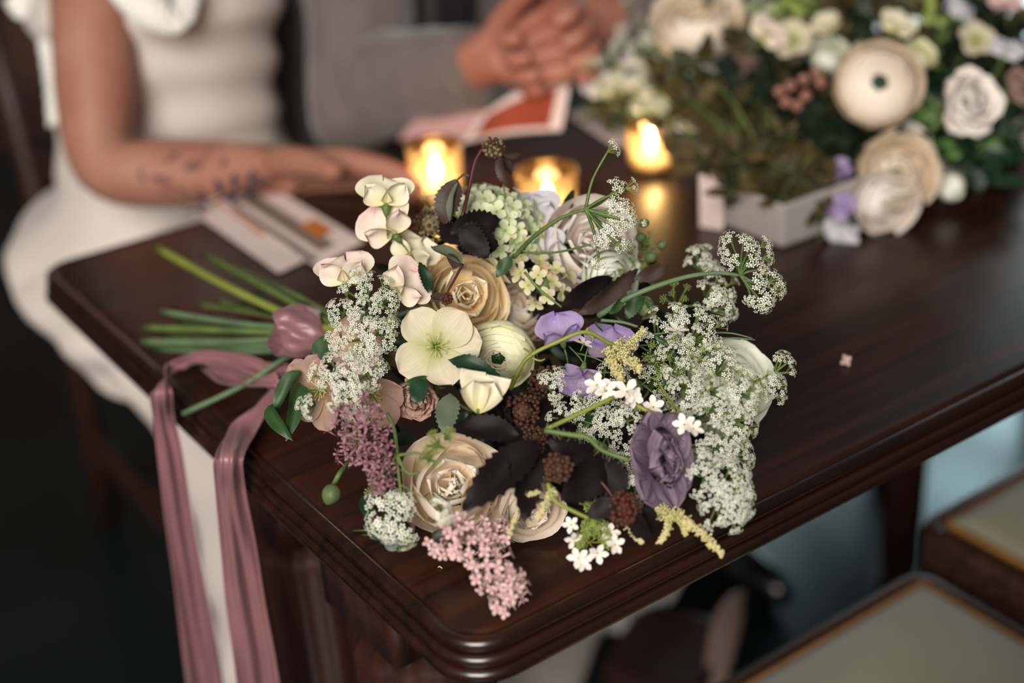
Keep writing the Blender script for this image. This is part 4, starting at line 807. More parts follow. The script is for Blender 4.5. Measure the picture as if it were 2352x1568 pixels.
ST([(1380, 1105), (1400, 1130), (1420, 1160)], -.02, 4, 4, 'stem_red'); ST([(1150, 555), (1190, 500), (1205, 485)], .03, 3, 2, 'stem')
ST([(1025, 1235), (1000, 1200), (985, 1190)], -.02, 3.5, 3, 'stem_red')
for (x, y) in ((985, 1240), (1000, 1265), (1020, 1272), (1040, 1262)):
    ST([(1030, 1232), ((1030 + x) / 2 + 3, (1232 + y) / 2 - 4), (x, y)], -.02, 2.4, 2.2, 'stem_red'); put('floret', FL['pink'][rng.randint(0, 3)], frame(above(P(x - 3, y + 4, D0(y) - .02), .01), N(rng.uniform(-.6, .2), -.2, .8), S(19, .9), rng.random() * 6), bq)
for i in range(34):   # thin stalks of the lace flowers
    x = rng.uniform(1280, 1640); y = rng.uniform(730, 1060); d = D0(y) + .012; a = rng.uniform(-.9, .6); L = rng.uniform(50, 120)
    stem([above(P(x, y, d), .012), above(P(x + L * .5 * math.cos(a), y - L * .5 * math.sin(a) - 5, d - .008), .012), above(P(x + L * math.cos(a), y - L * math.sin(a), d - .01), .012)], (S(2.2, .95), S(1.5, .95)), rng.choice(['stem', 'stem2', 'stem2']), bq, n=5, smooth=3)

# the bunch of cut stems left of the tie: (end px, height of the end above the table, radius px, material)
TIEP = P(705, 765, 1.10)
for i, (x, y, h, r, m, jy, jx) in enumerate([(362, 570, .055, 11, 'stem_y', -30, 0), (335, 752, .035, 9, 'stem', 0, 0), (328, 785, .022, 10, 'stem2', 12, 0), (372, 715, .045, 8, 'stem2', -10, 0), (380, 770, .016, 9, 'stem', 18, 0), (345, 792, .012, 9, 'stem2', 30, 0),
        (468, 585, .035, 9, 'stem', -50, 20), (530, 610, .028, 8, 'stem', -60, 40), (395, 705, .05, 4, 'stem_red', -14, 0), (455, 700, .03, 8, 'stem', -20, 0), (360, 800, .008, 9, 'stem2', 36, 0), (420, 808, .008, 8, 'stem2', 40, 0), (420, 950, .006, 7, 'stem2', 50, -20), (590, 640, .03, 6, 'stem', -66, 30), (410, 738, .02, 8, 'stem', 8, 0), (500, 690, .03, 6, 'stem', -25, 0), (440, 790, .01, 8, 'stem2', 26, 0)]):
    e = T(x, y, h); j = P(690 + jx, 765 + jy, 1.105); mid = e.lerp(j, .55) + Vector((0, 0, rng.uniform(-.004, .004)))
    mid = above(mid, S(r, 1.1)); j = above(j, .012)
    stem([above(e, S(r, 1.1)), mid, j, above(P(770 + jx * .3, 775 + jy * .6, 1.05), .02), above(P(830, 790 + jy * .9, 1.03), .02)], (S(r, 1.15), S(r * .8, 1.1)), m, bq, n=8)
for a in [(690, 742, 545, 690, 30, 'deep'), (600, 700, 470, 705, 24, 'green'), (575, 668, 620, 720, 36, 'deep'), (650, 730, 545, 735, 20, 'bronze'), (690, 780, 640, 800, 40, 'deep'), (700, 720, 640, 660, 34, 'olive')]:
    leaf(T(a[0], a[1], .035), T(a[2], a[3], .03), S(a[4], 1.15), a[5], bq, 'plain', (0, 0, 1), .2)
# stems running on into the flowers
for i in range(16):
    x, y = rng.uniform(850, 1250), rng.uniform(620, 1000)
    stem([P(735, 770 + rng.uniform(-30, 40), 1.09), above(P((735 + x) / 2, (770 + y) / 2, D0(800) + .09), .02), above(P(x, y, D0(y) + .08), .02)], (S(7, 1.1), S(4, 1)), rng.choice(['stem', 'stem2', 'deep']), bq)

# ribbon: a wrinkled band around the stems and two long tails over the table's end
W_ = frame(P(686, 762, 1.075), RT * .97 + FW * .30 - UP * .02, 1.0); ax = W_.to_3x3() @ Vector((0, 0, 1))
V = []; F = []; nu, nv = 48, 14
for j in range(nv):
    t = j / (nv - 1); zz = (t - .5) * S(104, 1.11)
    for i in range(nu):
        a = 2 * pi * i / nu; r = S(72, 1.11) * (1.0 + .06 * math.sin(3 * a + 5 * t) + .045 * math.sin(7 * a - 9 * t) + .03 * math.sin(13 * a + 4 * t) - .22 * abs(2 * t - 1) ** 3)
        V.append((r * math.cos(a), r * math.sin(a) * .8, zz + .004 * math.sin(2 * a)))
for j in range(nv - 1):
    for i in range(nu): F.append([j * nu + i, j * nu + (i + 1) % nu, (j + 1) * nu + (i + 1) % nu, (j + 1) * nu + i])
V = [W_ @ Vector(v) for v in V]; V = [v if v.z > ZT + .003 else Vector((v.x, v.y, ZT + .003)) for v in V]
put('ribbon_wrap', mesh('ribbon_wrap', V, F, MT['ribbon']), None, bq, 'wrinkled mauve silk ribbon wound around the stems')
def ribbon(ctl, label, folds=1.0):
    """ctl: (centre, half-width vector, fold depth)"""
    n = 10; ctl = [(a, b * .95, c_) for a, b, c_ in ctl]; c = catmull([q[0] for q in ctl], n); wv = catmull([q[1] for q in ctl], n); V = []; F = []; nu = 21
    for k, (p, ww) in enumerate(zip(c, wv)):
        t = (c[min(k + 1, len(c) - 1)] - c[max(k - 1, 0)]).normalized(); nrm = t.cross(ww).normalized(); L = ww.length
        for i in range(nu):
            u = -1 + 2 * i / (nu - 1); z = L * folds * (.40 * math.sin(3.4 * u + .045 * k + .6 * math.sin(k * .09)) + .26 * math.sin(8.3 * u - .035 * k + .7 * math.sin(k * .16)) + .10 * math.sin(15 * u + .06 * k))
            V.append(p + ww * u + nrm * z)
    F = grid(nu, len(c)); me = mesh('ribbon_tail', V, F, MT['ribbon'])
    o = put('ribbon_tail', me, None, bq, label); m = o.modifiers.new('cloth', 'SOLIDIFY'); m.thickness = .0006; return o
XE = X0 - 0.016
def hang(px, py, hw, x=XE): p = onx(px, py, x); return (p, RT * S(hw, (p - CAM).dot(FW)), 0)
def flat(px, py, h, dx, dy): p = T(px, py, h); return (p, T(px + dx, py + dy, h + .004) - p, 0)
ribbon([flat(640, 880, .03, 6, -28), flat(580, 850, .034, 6, -28), flat(510, 828, .032, 4, -22), flat(450, 822, .028, -2, -14), flat(398, 845, .016, -22, -6), hang(372, 895, 24), hang(375, 960, 26), hang(392, 1050, 30), hang(412, 1180, 33), hang(436, 1320, 36), hang(464, 1500, 42), hang(482, 1640, 44), hang(500, 1800, 44)], 'ribbon tail looping furthest left', .8)
ribbon([flat(690, 850, .03, 20, -14), flat(640, 900, .022, 26, -14), flat(590, 945, .018, 30, -12), flat(548, 990, .012, 34, -4), hang(524, 1050, 36), hang(528, 1130, 38), hang(544, 1240, 42), hang(564, 1380, 46), hang(590, 1520, 50), hang(606, 1640, 52), hang(620, 1800, 52)], 'wider ribbon tail nearer the table corner', .8)
ribbon([flat(650, 862, .04, 4, -34), flat(590, 870, .028, 10, -34), flat(530, 868, .020, 8, -30), flat(470, 838, .016, 2, -14)], 'ribbon loop lying on the table', 1.0)

# ------------------------------------------------------------------ small things on the table
fl = put('fallen_floret', FL['pink'][1], frame(T(1942, 828, .004), (-.2, -.55, .45), S(19, 1.2), 0.5), None, 'single pink lilac floret fallen on the bare table right of the bouquet', 'petal')
b = MB(); b.tube([T(1006, 1303, .001), T(1010, 1300, .0022), T(1016, 1305, .001)], .0004, 5); put('petal_crumb', b.make('petal_crumb', [MT['buff']]), None, None, 'tiny pale curled crumb on the table left of the pink lilac', 'crumb')
def sheet(name, c, th, m, parent=None, n=6, bend=0.0):
    """a piece of card with four world corners, real thickness, bent by BEND"""
    V = []; c = [Vector(x) for x in c]; nrm = (c[1] - c[0]).cross(c[3] - c[0]).normalized()
    if nrm.z < 0: nrm = -nrm
    for s in (0, 1):
        for j in range(n + 1):
            for i in range(n + 1):
                u, v = i / n, j / n; p = (c[0] * (1 - u) + c[1] * u) * (1 - v) + (c[3] * (1 - u) + c[2] * u) * v
                V.append(p + nrm * (th * s + bend * math.sin(pi * u)))
    g = grid(n + 1, n + 1); k = (n + 1) ** 2; F = [q[::-1] for q in g] + [[i + k for i in q] for q in g]
    rim = list(range(n + 1)) + [j * (n + 1) + n for j in range(1, n + 1)] + [n * (n + 1) + i for i in range(n - 1, -1, -1)] + [j * (n + 1) for j in range(n - 1, 0, -1)]
    for a, b_ in zip(rim, rim[1:] + rim[:1]): F.append([a, b_, b_ + k, a + k])
    return put(name, mesh(name, V, F, m, False), None, parent)
def inset(c, u0, u1, v0, v1, up):
    c = [Vector(x) for x in c]; f = lambda u, v: (c[0] * (1 - u) + c[1] * u) * (1 - v) + (c[3] * (1 - u) + c[2] * u) * v + Vector((0, 0, up))
    return [f(u0, v0), f(u1, v0), f(u1, v1), f(u0, v1)]
cA = [T(438, 484, .002), T(500, 452, .002), T(698, 600, .002), T(640, 628, .002)]
cB = [T(505, 466, .004), T(620, 428, .004), T(836, 556, .004), T(728, 614, .004)]
t = put('menu_card', None, TL((T(570, 540).x, T(570, 540).y, ZT)), None, 'blush printed card lying open by the woman\'s forearm', 'card')
pa = sheet('page', cA, .0012, MT['paper'], t); pb = sheet('page', cB, .0012, MT['paper'], t)
sheet('print', inset(cB, .30, .62, .05, .9, .0013), .0002, MT['greyprint'], pb); sheet('print', inset(cB, .52, .86, .58, .78, .0017), .0002, MT['orange'], pb); sheet('print', inset(cB, .02, .16, .1, .95, .0013), .0002, MT['greyprint'], pb); sheet('print', inset(cA, .78, .95, .05, .6, .0013), .0002, MT['orange'], pa)
# the small dark sprig lying against the forearm
sp = put('dark_sprig', None, TL(P(520, 450, 1.50)), None, 'small dark slate sprig of narrow leaves between the tattooed forearm and the card', 'sprig')
stem([P(425, 490, 1.52), P(500, 460, 1.515), P(590, 425, 1.515)], .0012, 'shade_leaf', sp)
MT['slate'] = mat('leaf_slate', (0.045, 0.036, 0.050), 0.6, 0.3, var=.3)
for x, y, dx, dy in ((505, 450, -8, -42), (520, 446, 30, 8), (540, 440, -4, -46), (555, 436, 36, 6), (575, 430, 6, -42), (590, 424, 38, -10), (470, 470, -12, -26), (450, 480, 20, 8), (525, 444, 12, 26), (560, 432, 22, 24)):
    leaf(P(x, y, 1.515), P(x + dx, y + dy, 1.515), S(17, 1.5), 'slate', sp, 'plain', (0, -.4, 1), .2)
cC = [T(1300, 262, .002), T(1352, 250, .002), T(1462, 318, .002), T(1415, 338, .002)]
c3 = sheet('place_card', cC, .0012, MT['paper']); c3['label'] = 'pale pink card lying flat behind the round glass candle'; c3['category'] = 'card'

# ------------------------------------------------------------------ the two people across the table
class Rig:
    def __init__(s): s.v = []; s.r = []; s.e = []
    def pt(s, p, r, frm=None):
        s.v.append(Vector(p)); s.r.append(r if isinstance(r, tuple) else (r, r)); i = len(s.v) - 1
        if frm is not None: s.e.append((frm, i))
        return i
    def chain(s, frm, pts):
        for p, r in pts: frm = s.pt(p, r, frm)
        return frm
    def hand(s, wi, d, side, n, sz=1.0, curl=(20, 25, 25, 30), thumb=(0.55, 0.8, 0.1), knuckle=0.0):
        """palm and five fingers growing from wrist vertex WI along D; SIDE points to the thumb, fingers curl towards N"""
        w = s.v[wi]; d = Vector(d).normalized(); side = (Vector(side) - d * d.dot(Vector(side))).normalized(); n = Vector(n); n = (n - d * d.dot(n) - side * side.dot(n)).normalized()
        for k, (o, L) in enumerate(((.031, .072), (.011, .080), (-.010, .074), (-.029, .058))):
            a = s.pt(w + (d * .040 + side * o * .75) * sz, .0150 * sz, wi); kn = w + (d * .086 + side * o - n * .004) * sz; i = s.pt(kn, .0125 * sz, a); c = math.radians(curl[k]); ang = c * .5 + knuckle; p = kn
            for f, rr in ((.46, .0098), (.30, .0088), (.24, .0072)):
                dd = d * math.cos(ang) + n * math.sin(ang); p = p + dd * L * f * sz; i = s.pt(p, rr * sz, i); ang += c
        tv = (d * thumb[0] + side * thumb[1] + n * thumb[2]).normalized(); i = s.pt(w + (d * .022 + side * .026) * sz, .0155 * sz, wi); p = s.v[i]
        for L, rr, b_ in ((.036, .0125, 0.0), (.030, .0105, .35), (.024, .008, .7)):
            q = (tv * math.cos(b_) + (d * .8 + n * .6).normalized() * math.sin(b_)).normalized(); p = p + q * L * sz; i = s.pt(p, rr * sz, i)
    def build(s, name, m, parent, W, sub=2):
        me = bpy.data.meshes.new(name + '_rig'); me.from_pydata([tuple(v) for v in s.v], s.e, []); o = bpy.data.objects.new(name + '_rig', me); COL.objects.link(o)
        sk = o.modifiers.new('skin', 'SKIN'); sk.use_smooth_shade = True; sk.branch_smoothing = .3
        for i, r in enumerate(s.r): me.skin_vertices[0].data[i].radius = r
        me.skin_vertices[0].data[0].use_root = True
        sb = o.modifiers.new('sub', 'SUBSURF'); sb.levels = sub; sb.render_levels = sub
        bpy.context.view_layer.update(); dg = bpy.context.evaluated_depsgraph_get(); ev = bpy.data.meshes.new_from_object(o.evaluated_get(dg))
        bpy.data.objects.remove(o); ev.materials.clear(); ev.materials.append(m); ev.polygons.foreach_set('use_smooth', [True] * len(ev.polygons)); ev.name = name
        return put(name, ev, W, parent)
def loft(name, st, m, parent, n=40, fold=0.0, kf=7, diag=0.0, seed=0, sub=6, cap=True, thick=0.0):
    """st: (centre, side axis, other axis, r1, r2, fold amount); rings are joined and smoothed along the path"""
    C = catmull([q[0] for q in st], sub); k = len(C); V = []; r = random.Random(seed); ph = [r.random() * 6 for _ in range(4)]
    def ip(i, t): return st[i][t] if not isinstance(st[i][t], (tuple, Vector)) else Vector(st[i][t])
    for j in range(k):
        f = j / sub; i = min(int(f), len(st) - 2); f -= i; f2 = f * f * (3 - 2 * f)
        X = Vector(st[i][1]).lerp(Vector(st[i + 1][1]), f2).normalized(); Y = Vector(st[i][2]).lerp(Vector(st[i + 1][2]), f2).normalized()
        a1 = st[i][3] * (1 - f2) + st[i + 1][3] * f2; a2 = st[i][4] * (1 - f2) + st[i + 1][4] * f2; fo = st[i][5] * (1 - f2) + st[i + 1][5] * f2
        for q in range(n):
            a = 2 * pi * q / n; w_ = 1 + fo * (.6 * math.sin(kf * a + ph[0] + diag * j) + .4 * math.sin((kf + 4) * a - diag * .7 * j + ph[1])) + fold * math.sin(j * 1.25 + 2.2 * math.sin(a + ph[2]) + ph[3])
            V.append(C[j] + X * (a1 * w_ * math.cos(a)) + Y * (a2 * w_ * math.sin(a)))
    F = [[j * n + q, j * n + (q + 1) % n, (j + 1) * n + (q + 1) % n, (j + 1) * n + q] for j in range(k - 1) for q in range(n)]
    if cap: F.append(list(range(n))[::-1]); F.append([(k - 1) * n + q for q in range(n)])
    return put(name, mesh(name, V, F, m), None, parent)
def face(o, hc, fwd, hairm, long_=True, ex=0.0):
    """eyes, nose, mouth, ears and hair as pieces on a head centred at HC that looks along FWD"""
    fwd = Vector(fwd).normalized(); z = Vector((0, 0, 1)); x = fwd.cross(z).normalized(); h = Vector(hc) + fwd * ex
    for s in (-1, 1):
        b = MB(); b.ball(h + fwd * .058 + x * .028 * s + z * .005, .0125, 0); put('eye', b.make('eye', [MT['eye']]), None, o)
        b = MB(); b.ball(h + fwd * .0675 + x * .028 * s + z * .005, .0055, 0); put('pupil', b.make('pupil', [MT['black']]), None, o)
        b = MB(); b.ball(h + x * .070 * s, .026, 0, 10, 8, (.35, .7, 1.1)); put('ear', b.make('ear', [o['skin_mat'] and MT[o['skin_mat']]]), None, o)
    b = MB(); b.tube([h + fwd * .066 + z * .01, h + fwd * .082 - z * .02, h + fwd * .066 - z * .032], [.007, .012, .009], 8); put('nose', b.make('nose', [MT[o['skin_mat']]]), None, o)
    b = MB(); b.tube([h + fwd * .056 - z * .05 - x * .022, h + fwd * .068 - z * .048, h + fwd * .056 - z * .05 + x * .022], [.003, .006, .003], 8); put('mouth', b.make('mouth', [MT['lips']]), None, o)
    V = []; F = []; nu, nv = 24, 9
    for j in range(nv):
        a = (pi * .62) * j / (nv - 1)
        for i in range(nu):
            q = 2 * pi * i / nu; front = max(0, math.cos(q)); aa = a * (1 - .45 * front) * (1.25 if long_ else 1.0); rr = .092 + .004 * math.sin(9 * q)
            V.append(h - fwd * ex + z * (rr * 1.12 * math.cos(aa) + .015) + (fwd * math.cos(q) + x * math.sin(q)) * rr * math.sin(aa))
    for j in range(nv - 1):
        for i in range(nu): F.append([j * nu + i, j * nu + (i + 1) % nu, (j + 1) * nu + (i + 1) % nu, (j + 1) * nu + i])
    put('hair', mesh('hair', V, F, hairm), None, o)

XW, YW, ZW = Vector((1, 0, 0)), Vector((0, 1, 0)), Vector((0, 0, 1))
# the woman in the pale dress
wo = put('person', None, TL((.62, 1.70, 0)), None, 'person in a pale draped sleeveless dress, tattooed bare forearm resting on the table', 'person'); wo['skin_mat'] = 'skin_f'
R = Rig(); EL = P(228, 402, 1.615); WRI = P(612, 392, 1.575); SH = P(205, -170, 1.66)
p0 = R.pt((.62, 1.74, .50), .12); p1 = R.pt((.63, 1.72, .68), .10, p0); p2 = R.pt((.63, 1.71, .86), .105, p1); p3 = R.pt((.635, 1.71, .99), .08, p2); nk = R.pt((.635, 1.705, 1.08), .045, p3)
R.chain(nk, [((.635, 1.69, 1.15), .06), ((.635, 1.68, 1.22), .082), ((.635, 1.69, 1.29), .07)])
sh = R.pt(SH, .052, p3); el = R.chain(sh, [(SH.lerp(EL, .35), .052), (SH.lerp(EL, .75), .050), (EL, .043)]); wr = R.chain(el, [(EL.lerp(WRI, .3), .046), (EL.lerp(WRI, .7), .040), (WRI, .032)])
R.hand(wr, P(900, 415, 1.535) - WRI, -FW * 1 + UP * .2, Vector((0, 0, -1)), 1.3, (14, 16, 18, 22), (.75, .55, .1))
shl = R.pt((.775, 1.73, .99), .048, p3); R.chain(shl, [((.775, 1.76, .88), .042), ((.765, 1.77, .78), .038), ((.72, 1.66, .70), .032), ((.66, 1.58, .655), .026)])
for x in (.545, .70): R.chain(p0, [((x, 1.66, .52), .085), ((x, 1.48, .525), .062), ((x, 1.475, .30), .05), ((x, 1.49, .09), .034), ((x, 1.42, .04), .03), ((x, 1.34, .025), .022)])
wbody = R.build('body', MT['skin_f'], wo, None)
face(wo, (.635, 1.685, 1.225), (.05, -1, -.15), MT['hair'], True, -.003)
ruffle_pts = []
loft('skirt', [((.63, 1.72, .80), XW, YW, .140, .112, .02), ((.625, 1.715, .69), XW, YW, .150, .125, .02), ((.60, 1.70, .60), XW, (YW + ZW * .3), .215, .165, .03), ((.60, 1.58, .555), XW, (ZW + YW * .5), .205, .115, .04), ((.62, 1.50, .525), XW, (ZW * .8 - YW * .6), .185, .105, .05), ((.645, 1.48, .38), XW, -YW, .165, .085, .07), ((.675, 1.49, .18), XW, -YW, .185, .100, .08), ((.70, 1.49, .012), XW, -YW, .22, .14, .09)][:], MT['dress'], wo, 72, .02, 6, .05, 3)
loft('dress_train', [((.70, 1.52, .05), (XW * .8 + YW * .6), ZW, .16, .05, .1), ((.77, 1.42, .045), (XW * .8 + YW * .6), ZW, .20, .045, .12), ((.86, 1.33, .035), (XW * .8 + YW * .6), ZW, .17, .034, .14), ((.92, 1.25, .018), (XW * .8 + YW * .6), ZW, .12, .016, .14)], MT['dress'], wo, 48, .08, 7, .2, 6)
for x, y in ((1.0, 1.275), (1.045, 1.285), (.955, 1.28)):
    ruffle_pts.append((x, y))
loft('bodice', [((.63, 1.715, .66), XW, YW, .152, .125, .012), ((.63, 1.71, .74), XW, YW, .140, .113, .012), ((.632, 1.705, .82), XW, YW, .143, .118, .012), ((.633, 1.70, .90), XW, YW, .155, .130, .01), ((.635, 1.70, .965), XW, YW, .150, .120, .01), ((.635, 1.71, 1.005), XW, YW, .135, .10, .01)], MT['dress'], wo, 60, .04, 3, .35, 9)
def ruffle(name, path, wid, m, parent, amp=.010, k=9):
    q = catmull(path, 10); V = []
    for j, p in enumerate(q):
        t = (q[min(j + 1, len(q) - 1)] - q[max(j - 1, 0)]).normalized(); s = t.cross(FW).normalized(); nn_ = s.cross(t)
        for i in range(7): u = i / 6; V.append(p + s * (u - .5) * wid + nn_ * amp * math.sin(k * j * .23 + 3 * u) * (.4 + u))
    o = put(name, mesh(name, V, grid(7, len(q)), m), None, parent); md = o.modifiers.new('cloth', 'SOLIDIFY'); md.thickness = .0012; return o
for x, y in ruffle_pts: ruffle('lace_trim', [Vector((x - .04, y + .02, .03)), Vector((x, y, .06)), Vector((x + .04, y - .01, .03))], .05, MT['lace'], wo, .012)
ruffle('lace_trim', [P(270, -70, 1.60), P(300, -20, 1.59), P(345, 20, 1.59), P(400, 30, 1.60), P(420, -40, 1.62)], .045, MT['lace'], wo)
ruffle('lace_trim', [P(95, -60, 1.66), P(100, 60, 1.67), P(118, 180, 1.68), P(128, 290, 1.69)], .018, MT['lace'], wo, .008)
ruffle('lace_trim', [T(60, 30, .10) * 0 + P(40, -20, 1.70), P(60, 10, 1.70), P(75, -30, 1.7)], .04, MT['lace'], wo)
tb = MB(); TV, TF = leaf_mesh('plain')
for x, y, a, L, wd in ((345, 405, .2, 60, 16), (380, 378, -.5, 46, 14), (400, 425, .5, 50, 14), (430, 390, -.2, 60, 15), (452, 420, .6, 46, 13), (480, 372, -.6, 44, 13), (500, 410, .1, 60, 16), (530, 385, -.5, 44, 13), (545, 425, .5, 40, 13), (360, 440, .1, 44, 12), (430, 450, -.1, 44, 12), (320, 385, 1.2, 40, 12)):
    e0 = P(x, y, 1.565); ya = (RT * math.cos(a) - UP * math.sin(a)) * S(L, 1.57); xa = (RT * math.sin(a) + UP * math.cos(a)) * S(wd, 1.57)
    tb.add([e0 + xa * v[0] + ya * v[1] for v in TV], TF)
MT['ink'] = mat('tattoo_ink', (.16, .075, .062), .55, .2)
tt = put('tattoo', tb.make('tattoo', [MT['ink']]), None, wo); md = tt.modifiers.new('wrap', 'SHRINKWRAP'); md.target = wbody; md.wrap_method = 'NEAREST_SURFACEPOINT'; md.wrap_mode = 'ABOVE_SURFACE'; md.offset = .0006
# the man in the taupe jacket
ma = put('person', None, TL((1.06, 1.86, 0)), None, 'person in a taupe jacket, elbow on the table, hands together holding a pink paper', 'person'); ma['skin_mat'] = 'skin_m'
R = Rig(); EM = P(835, 205, 1.80); WM_ = P(1115, 150, 1.645); SM = P(800, -380, 1.86); EM2 = P(1610, -60, 1.78); WM2 = P(1385, 45, 1.67); SM2 = Vector((1.31, 1.78, 1.09))
p0 = R.pt((1.06, 1.90, .50), .13); p1 = R.pt((1.06, 1.88, .70), .12, p0); p2 = R.pt((1.06, 1.85, .92), .13, p1); p3 = R.pt((1.06, 1.83, 1.08), .09, p2); nk = R.pt((1.06, 1.82, 1.18), .058, p3)
R.chain(nk, [((1.06, 1.80, 1.26), .068), ((1.06, 1.79, 1.34), .09), ((1.06, 1.80, 1.41), .075)])
sh = R.pt(SM, .055, p3); el = R.chain(sh, [(SM.lerp(EM, .5), .045), (EM, .042)]); wr = R.chain(el, [(EM.lerp(WM_, .5), .038), (WM_, .030)])
R.hand(wr, P(1290, 95, 1.60) - WM_, UP * .7 - FW * .5, (RT * .25 - UP * 1.0 - FW * .1), 1.22, (62, 64, 66, 68), (.7, .5, .3))
sh = R.pt(SM2, .055, p3); el = R.chain(sh, [(SM2.lerp(EM2, .5), .045), (EM2, .042)]); wr = R.chain(el, [(EM2.lerp(WM2, .5), .038), (WM2, .030)])
R.hand(wr, P(1215, 120, 1.64) - WM2, UP * .8 - FW * .3, (-UP * .8 - FW * .6), 1.15, (50, 54, 58, 60), (.7, .5, .3))
for x, fy in ((1.06, .13), (1.19, 0.0)): R.chain(p0, [((x, 1.80, .52), .09), ((x, 1.50, .525), .066), ((x, 1.45 + fy * .6, .30), .055), ((x, 1.38 + fy, .09), .04), ((x, 1.32 + fy, .045), .034), ((x, 1.23 + fy, .03), .028)])
R.build('body', MT['skin_m'], ma, None)
face(ma, (1.06, 1.795, 1.345), (-.1, -1, -.2), MT['hair'], False, .007)
loft('jacket', [((1.06, 1.87, .47), XW, YW, .205, .165, .02), ((1.06, 1.86, .66), XW, YW, .195, .155, .015), ((1.06, 1.84, .85), XW, YW, .210, .165, .012), ((1.07, 1.81, 1.0), XW, YW, .235, .150, .01), ((1.08, 1.80, 1.11), XW, YW, .245, .115, .01), ((1.07, 1.81, 1.165), XW, YW, .19, .09, 0), ((1.06, 1.82, 1.20), XW, YW, .085, .075, 0)], MT['jacket'], ma, 48, .008, 3, .1, 4)
def sleeve(name, a, e, w_, r):
    up = Vector((0, 0, 1)); d1 = (e - a).normalized(); d2 = (w_ - e).normalized(); x1 = d1.cross(FW).normalized(); x2 = d2.cross(FW).normalized()
    if x1.dot(x2) < 0: x2 = -x2
    y1 = d1.cross(x1); y2 = d2.cross(x2)
    bend = (x1 + x2).normalized(); yb = (y1 + y2).normalized() if (y1 + y2).length > .2 else y1
    return loft(name, [(a - d1 * .05, x1, y1, r * .35, r * .35, .0), (a - d1 * .025, x1, y1, r * .95, r * .95, .0), (a, x1, y1, r * 1.22, r * 1.22, .02), (a.lerp(e, .5), x1, y1, r * 1.12, r * 1.12, .03), (a.lerp(e, .85), x1, y1, r * 1.02, r * 1.02, .04), (e + (d1 - d2) * .012, bend, yb, r * 1.05, r, .05), (e.lerp(w_, .2), x2, y2, r * .98, r * .98, .04), (e.lerp(w_, .6), x2, y2, r * .86, r * .86, .03), (e.lerp(w_, .93), x2, y2, r * .72, r * .72, .02)], MT['jacket'], ma, 36, .018, 4, .2, 8)
sleeve('sleeve', SM, EM, WM_, .066); sleeve('sleeve', SM2, EM2, WM2, .060)
loft('waistcoat', [((1.06, 1.735, .60), XW, YW, .030, .05, 0), ((1.06, 1.71, .80), XW, YW, .045, .04, 0), ((1.06, 1.69, .98), XW, YW, .055, .03, 0), ((1.06, 1.73, 1.12), XW, YW, .04, .03, 0)], MT['shirt'], ma, 20)
for x, fy in ((1.06, .13), (1.19, 0.0)):
    loft('trouser_leg', [((x, 1.86, .52), XW, ZW, .10, .095, .02), ((x, 1.66, .525), XW, ZW, .09, .088, .02), ((x, 1.51, .50), XW, (ZW - YW), .08, .085, .03), ((x, 1.45 + fy * .6, .32), XW, -YW, .07, .07, .03), ((x, 1.38 + fy, .08), XW, -YW, .07, .078, .03)], MT['shirt'], ma, 28, .01)
    b = MB(); b.ball((0, 0, 0), 1, 0, 16, 10); V = [Vector((v[0] * .045, v[1] * .14, v[2] * .045)) for v in b.v]; V = [Vector((v.x * (1 - .25 * max(0, -v.y / .14)), v.y, max(v.z, -.028))) for v in V]
    put('shoe', mesh('shoe', V, b.f, MT['black']), TL((x + .005, 1.285 + fy, .034)), ma)
# a leafy plant between the two, further back
pc = P(690, 215, 3.05); pc = Vector((pc.x, pc.y, 0)); pl = put('potted_plant', None, TL(pc), None, 'leafy green plant in a warm wooden tub seen between the two people', 'plant')
V = []; F = []; nu = 28; pr = [(.12, 0), (.14, .02), (.165, .26), (.17, .30), (.15, .30), (.145, .27), (.001, .25)]
for q_, z in pr:
    for j in range(nu): a = 2 * pi * j / nu; V.append((q_ * math.cos(a), q_ * math.sin(a), z))
for k in range(len(pr) - 1):
    for j in range(nu): F.append([k * nu + j, k * nu + (j + 1) % nu, (k + 1) * nu + (j + 1) % nu, (k + 1) * nu + j])
put('tub', mesh('tub', V, F, MT['seatwood']), TL(pc), pl)
for i in range(13):
    a = i * 2.4; r_ = .05 + .02 * (i % 4); h = rng.uniform(.42, .85); e = pc + Vector((math.cos(a) * (.10 + .09 * (i % 3)), math.sin(a) * (.10 + .09 * (i % 3)), h))
    q = catmull([pc + Vector((math.cos(a) * .05, math.sin(a) * .05, .25)), pc.lerp(e, .5) + Vector((0, 0, .22)), e], 5); stem(q, .004, 'stem', pl, smooth=1)
    for m in range(9):
        c = q[min(len(q) - 1, 2 + m % (len(q) - 2))]; d = Vector((rng.uniform(-1, 1), rng.uniform(-1, 1), rng.uniform(-.4, .6))).normalized(); leaf(c, c + d * rng.uniform(.07, .13), .05, rng.choice(['grey_leaf', 'green', 'olive']), pl, 'plain', None, rng.uniform(-.6, .6))
# papers in and by the hands
lt = put('letter', None, TL(T(1010, 310)), None, 'pink folded paper with a coral red panel held under the hands', 'paper')
sheet('page', [P(914, 322, 1.70), P(1066, 322, 1.66), P(1130, 262, 1.68), P(1018, 205, 1.73)], .0012, MT['pinkpaper'], lt, 6, .004)
c2 = [P(1060, 330, 1.655), P(1290, 300, 1.63), P(1318, 150, 1.66), P(1110, 262, 1.67)]
pg = sheet('page', c2, .0016, MT['paper'], lt, 6, .006)
sheet('print', inset(c2, .12, .88, .03, .66, .0045), .0006, MT['redpanel'], pg, 6, .006)  # coral red panel laid over the page
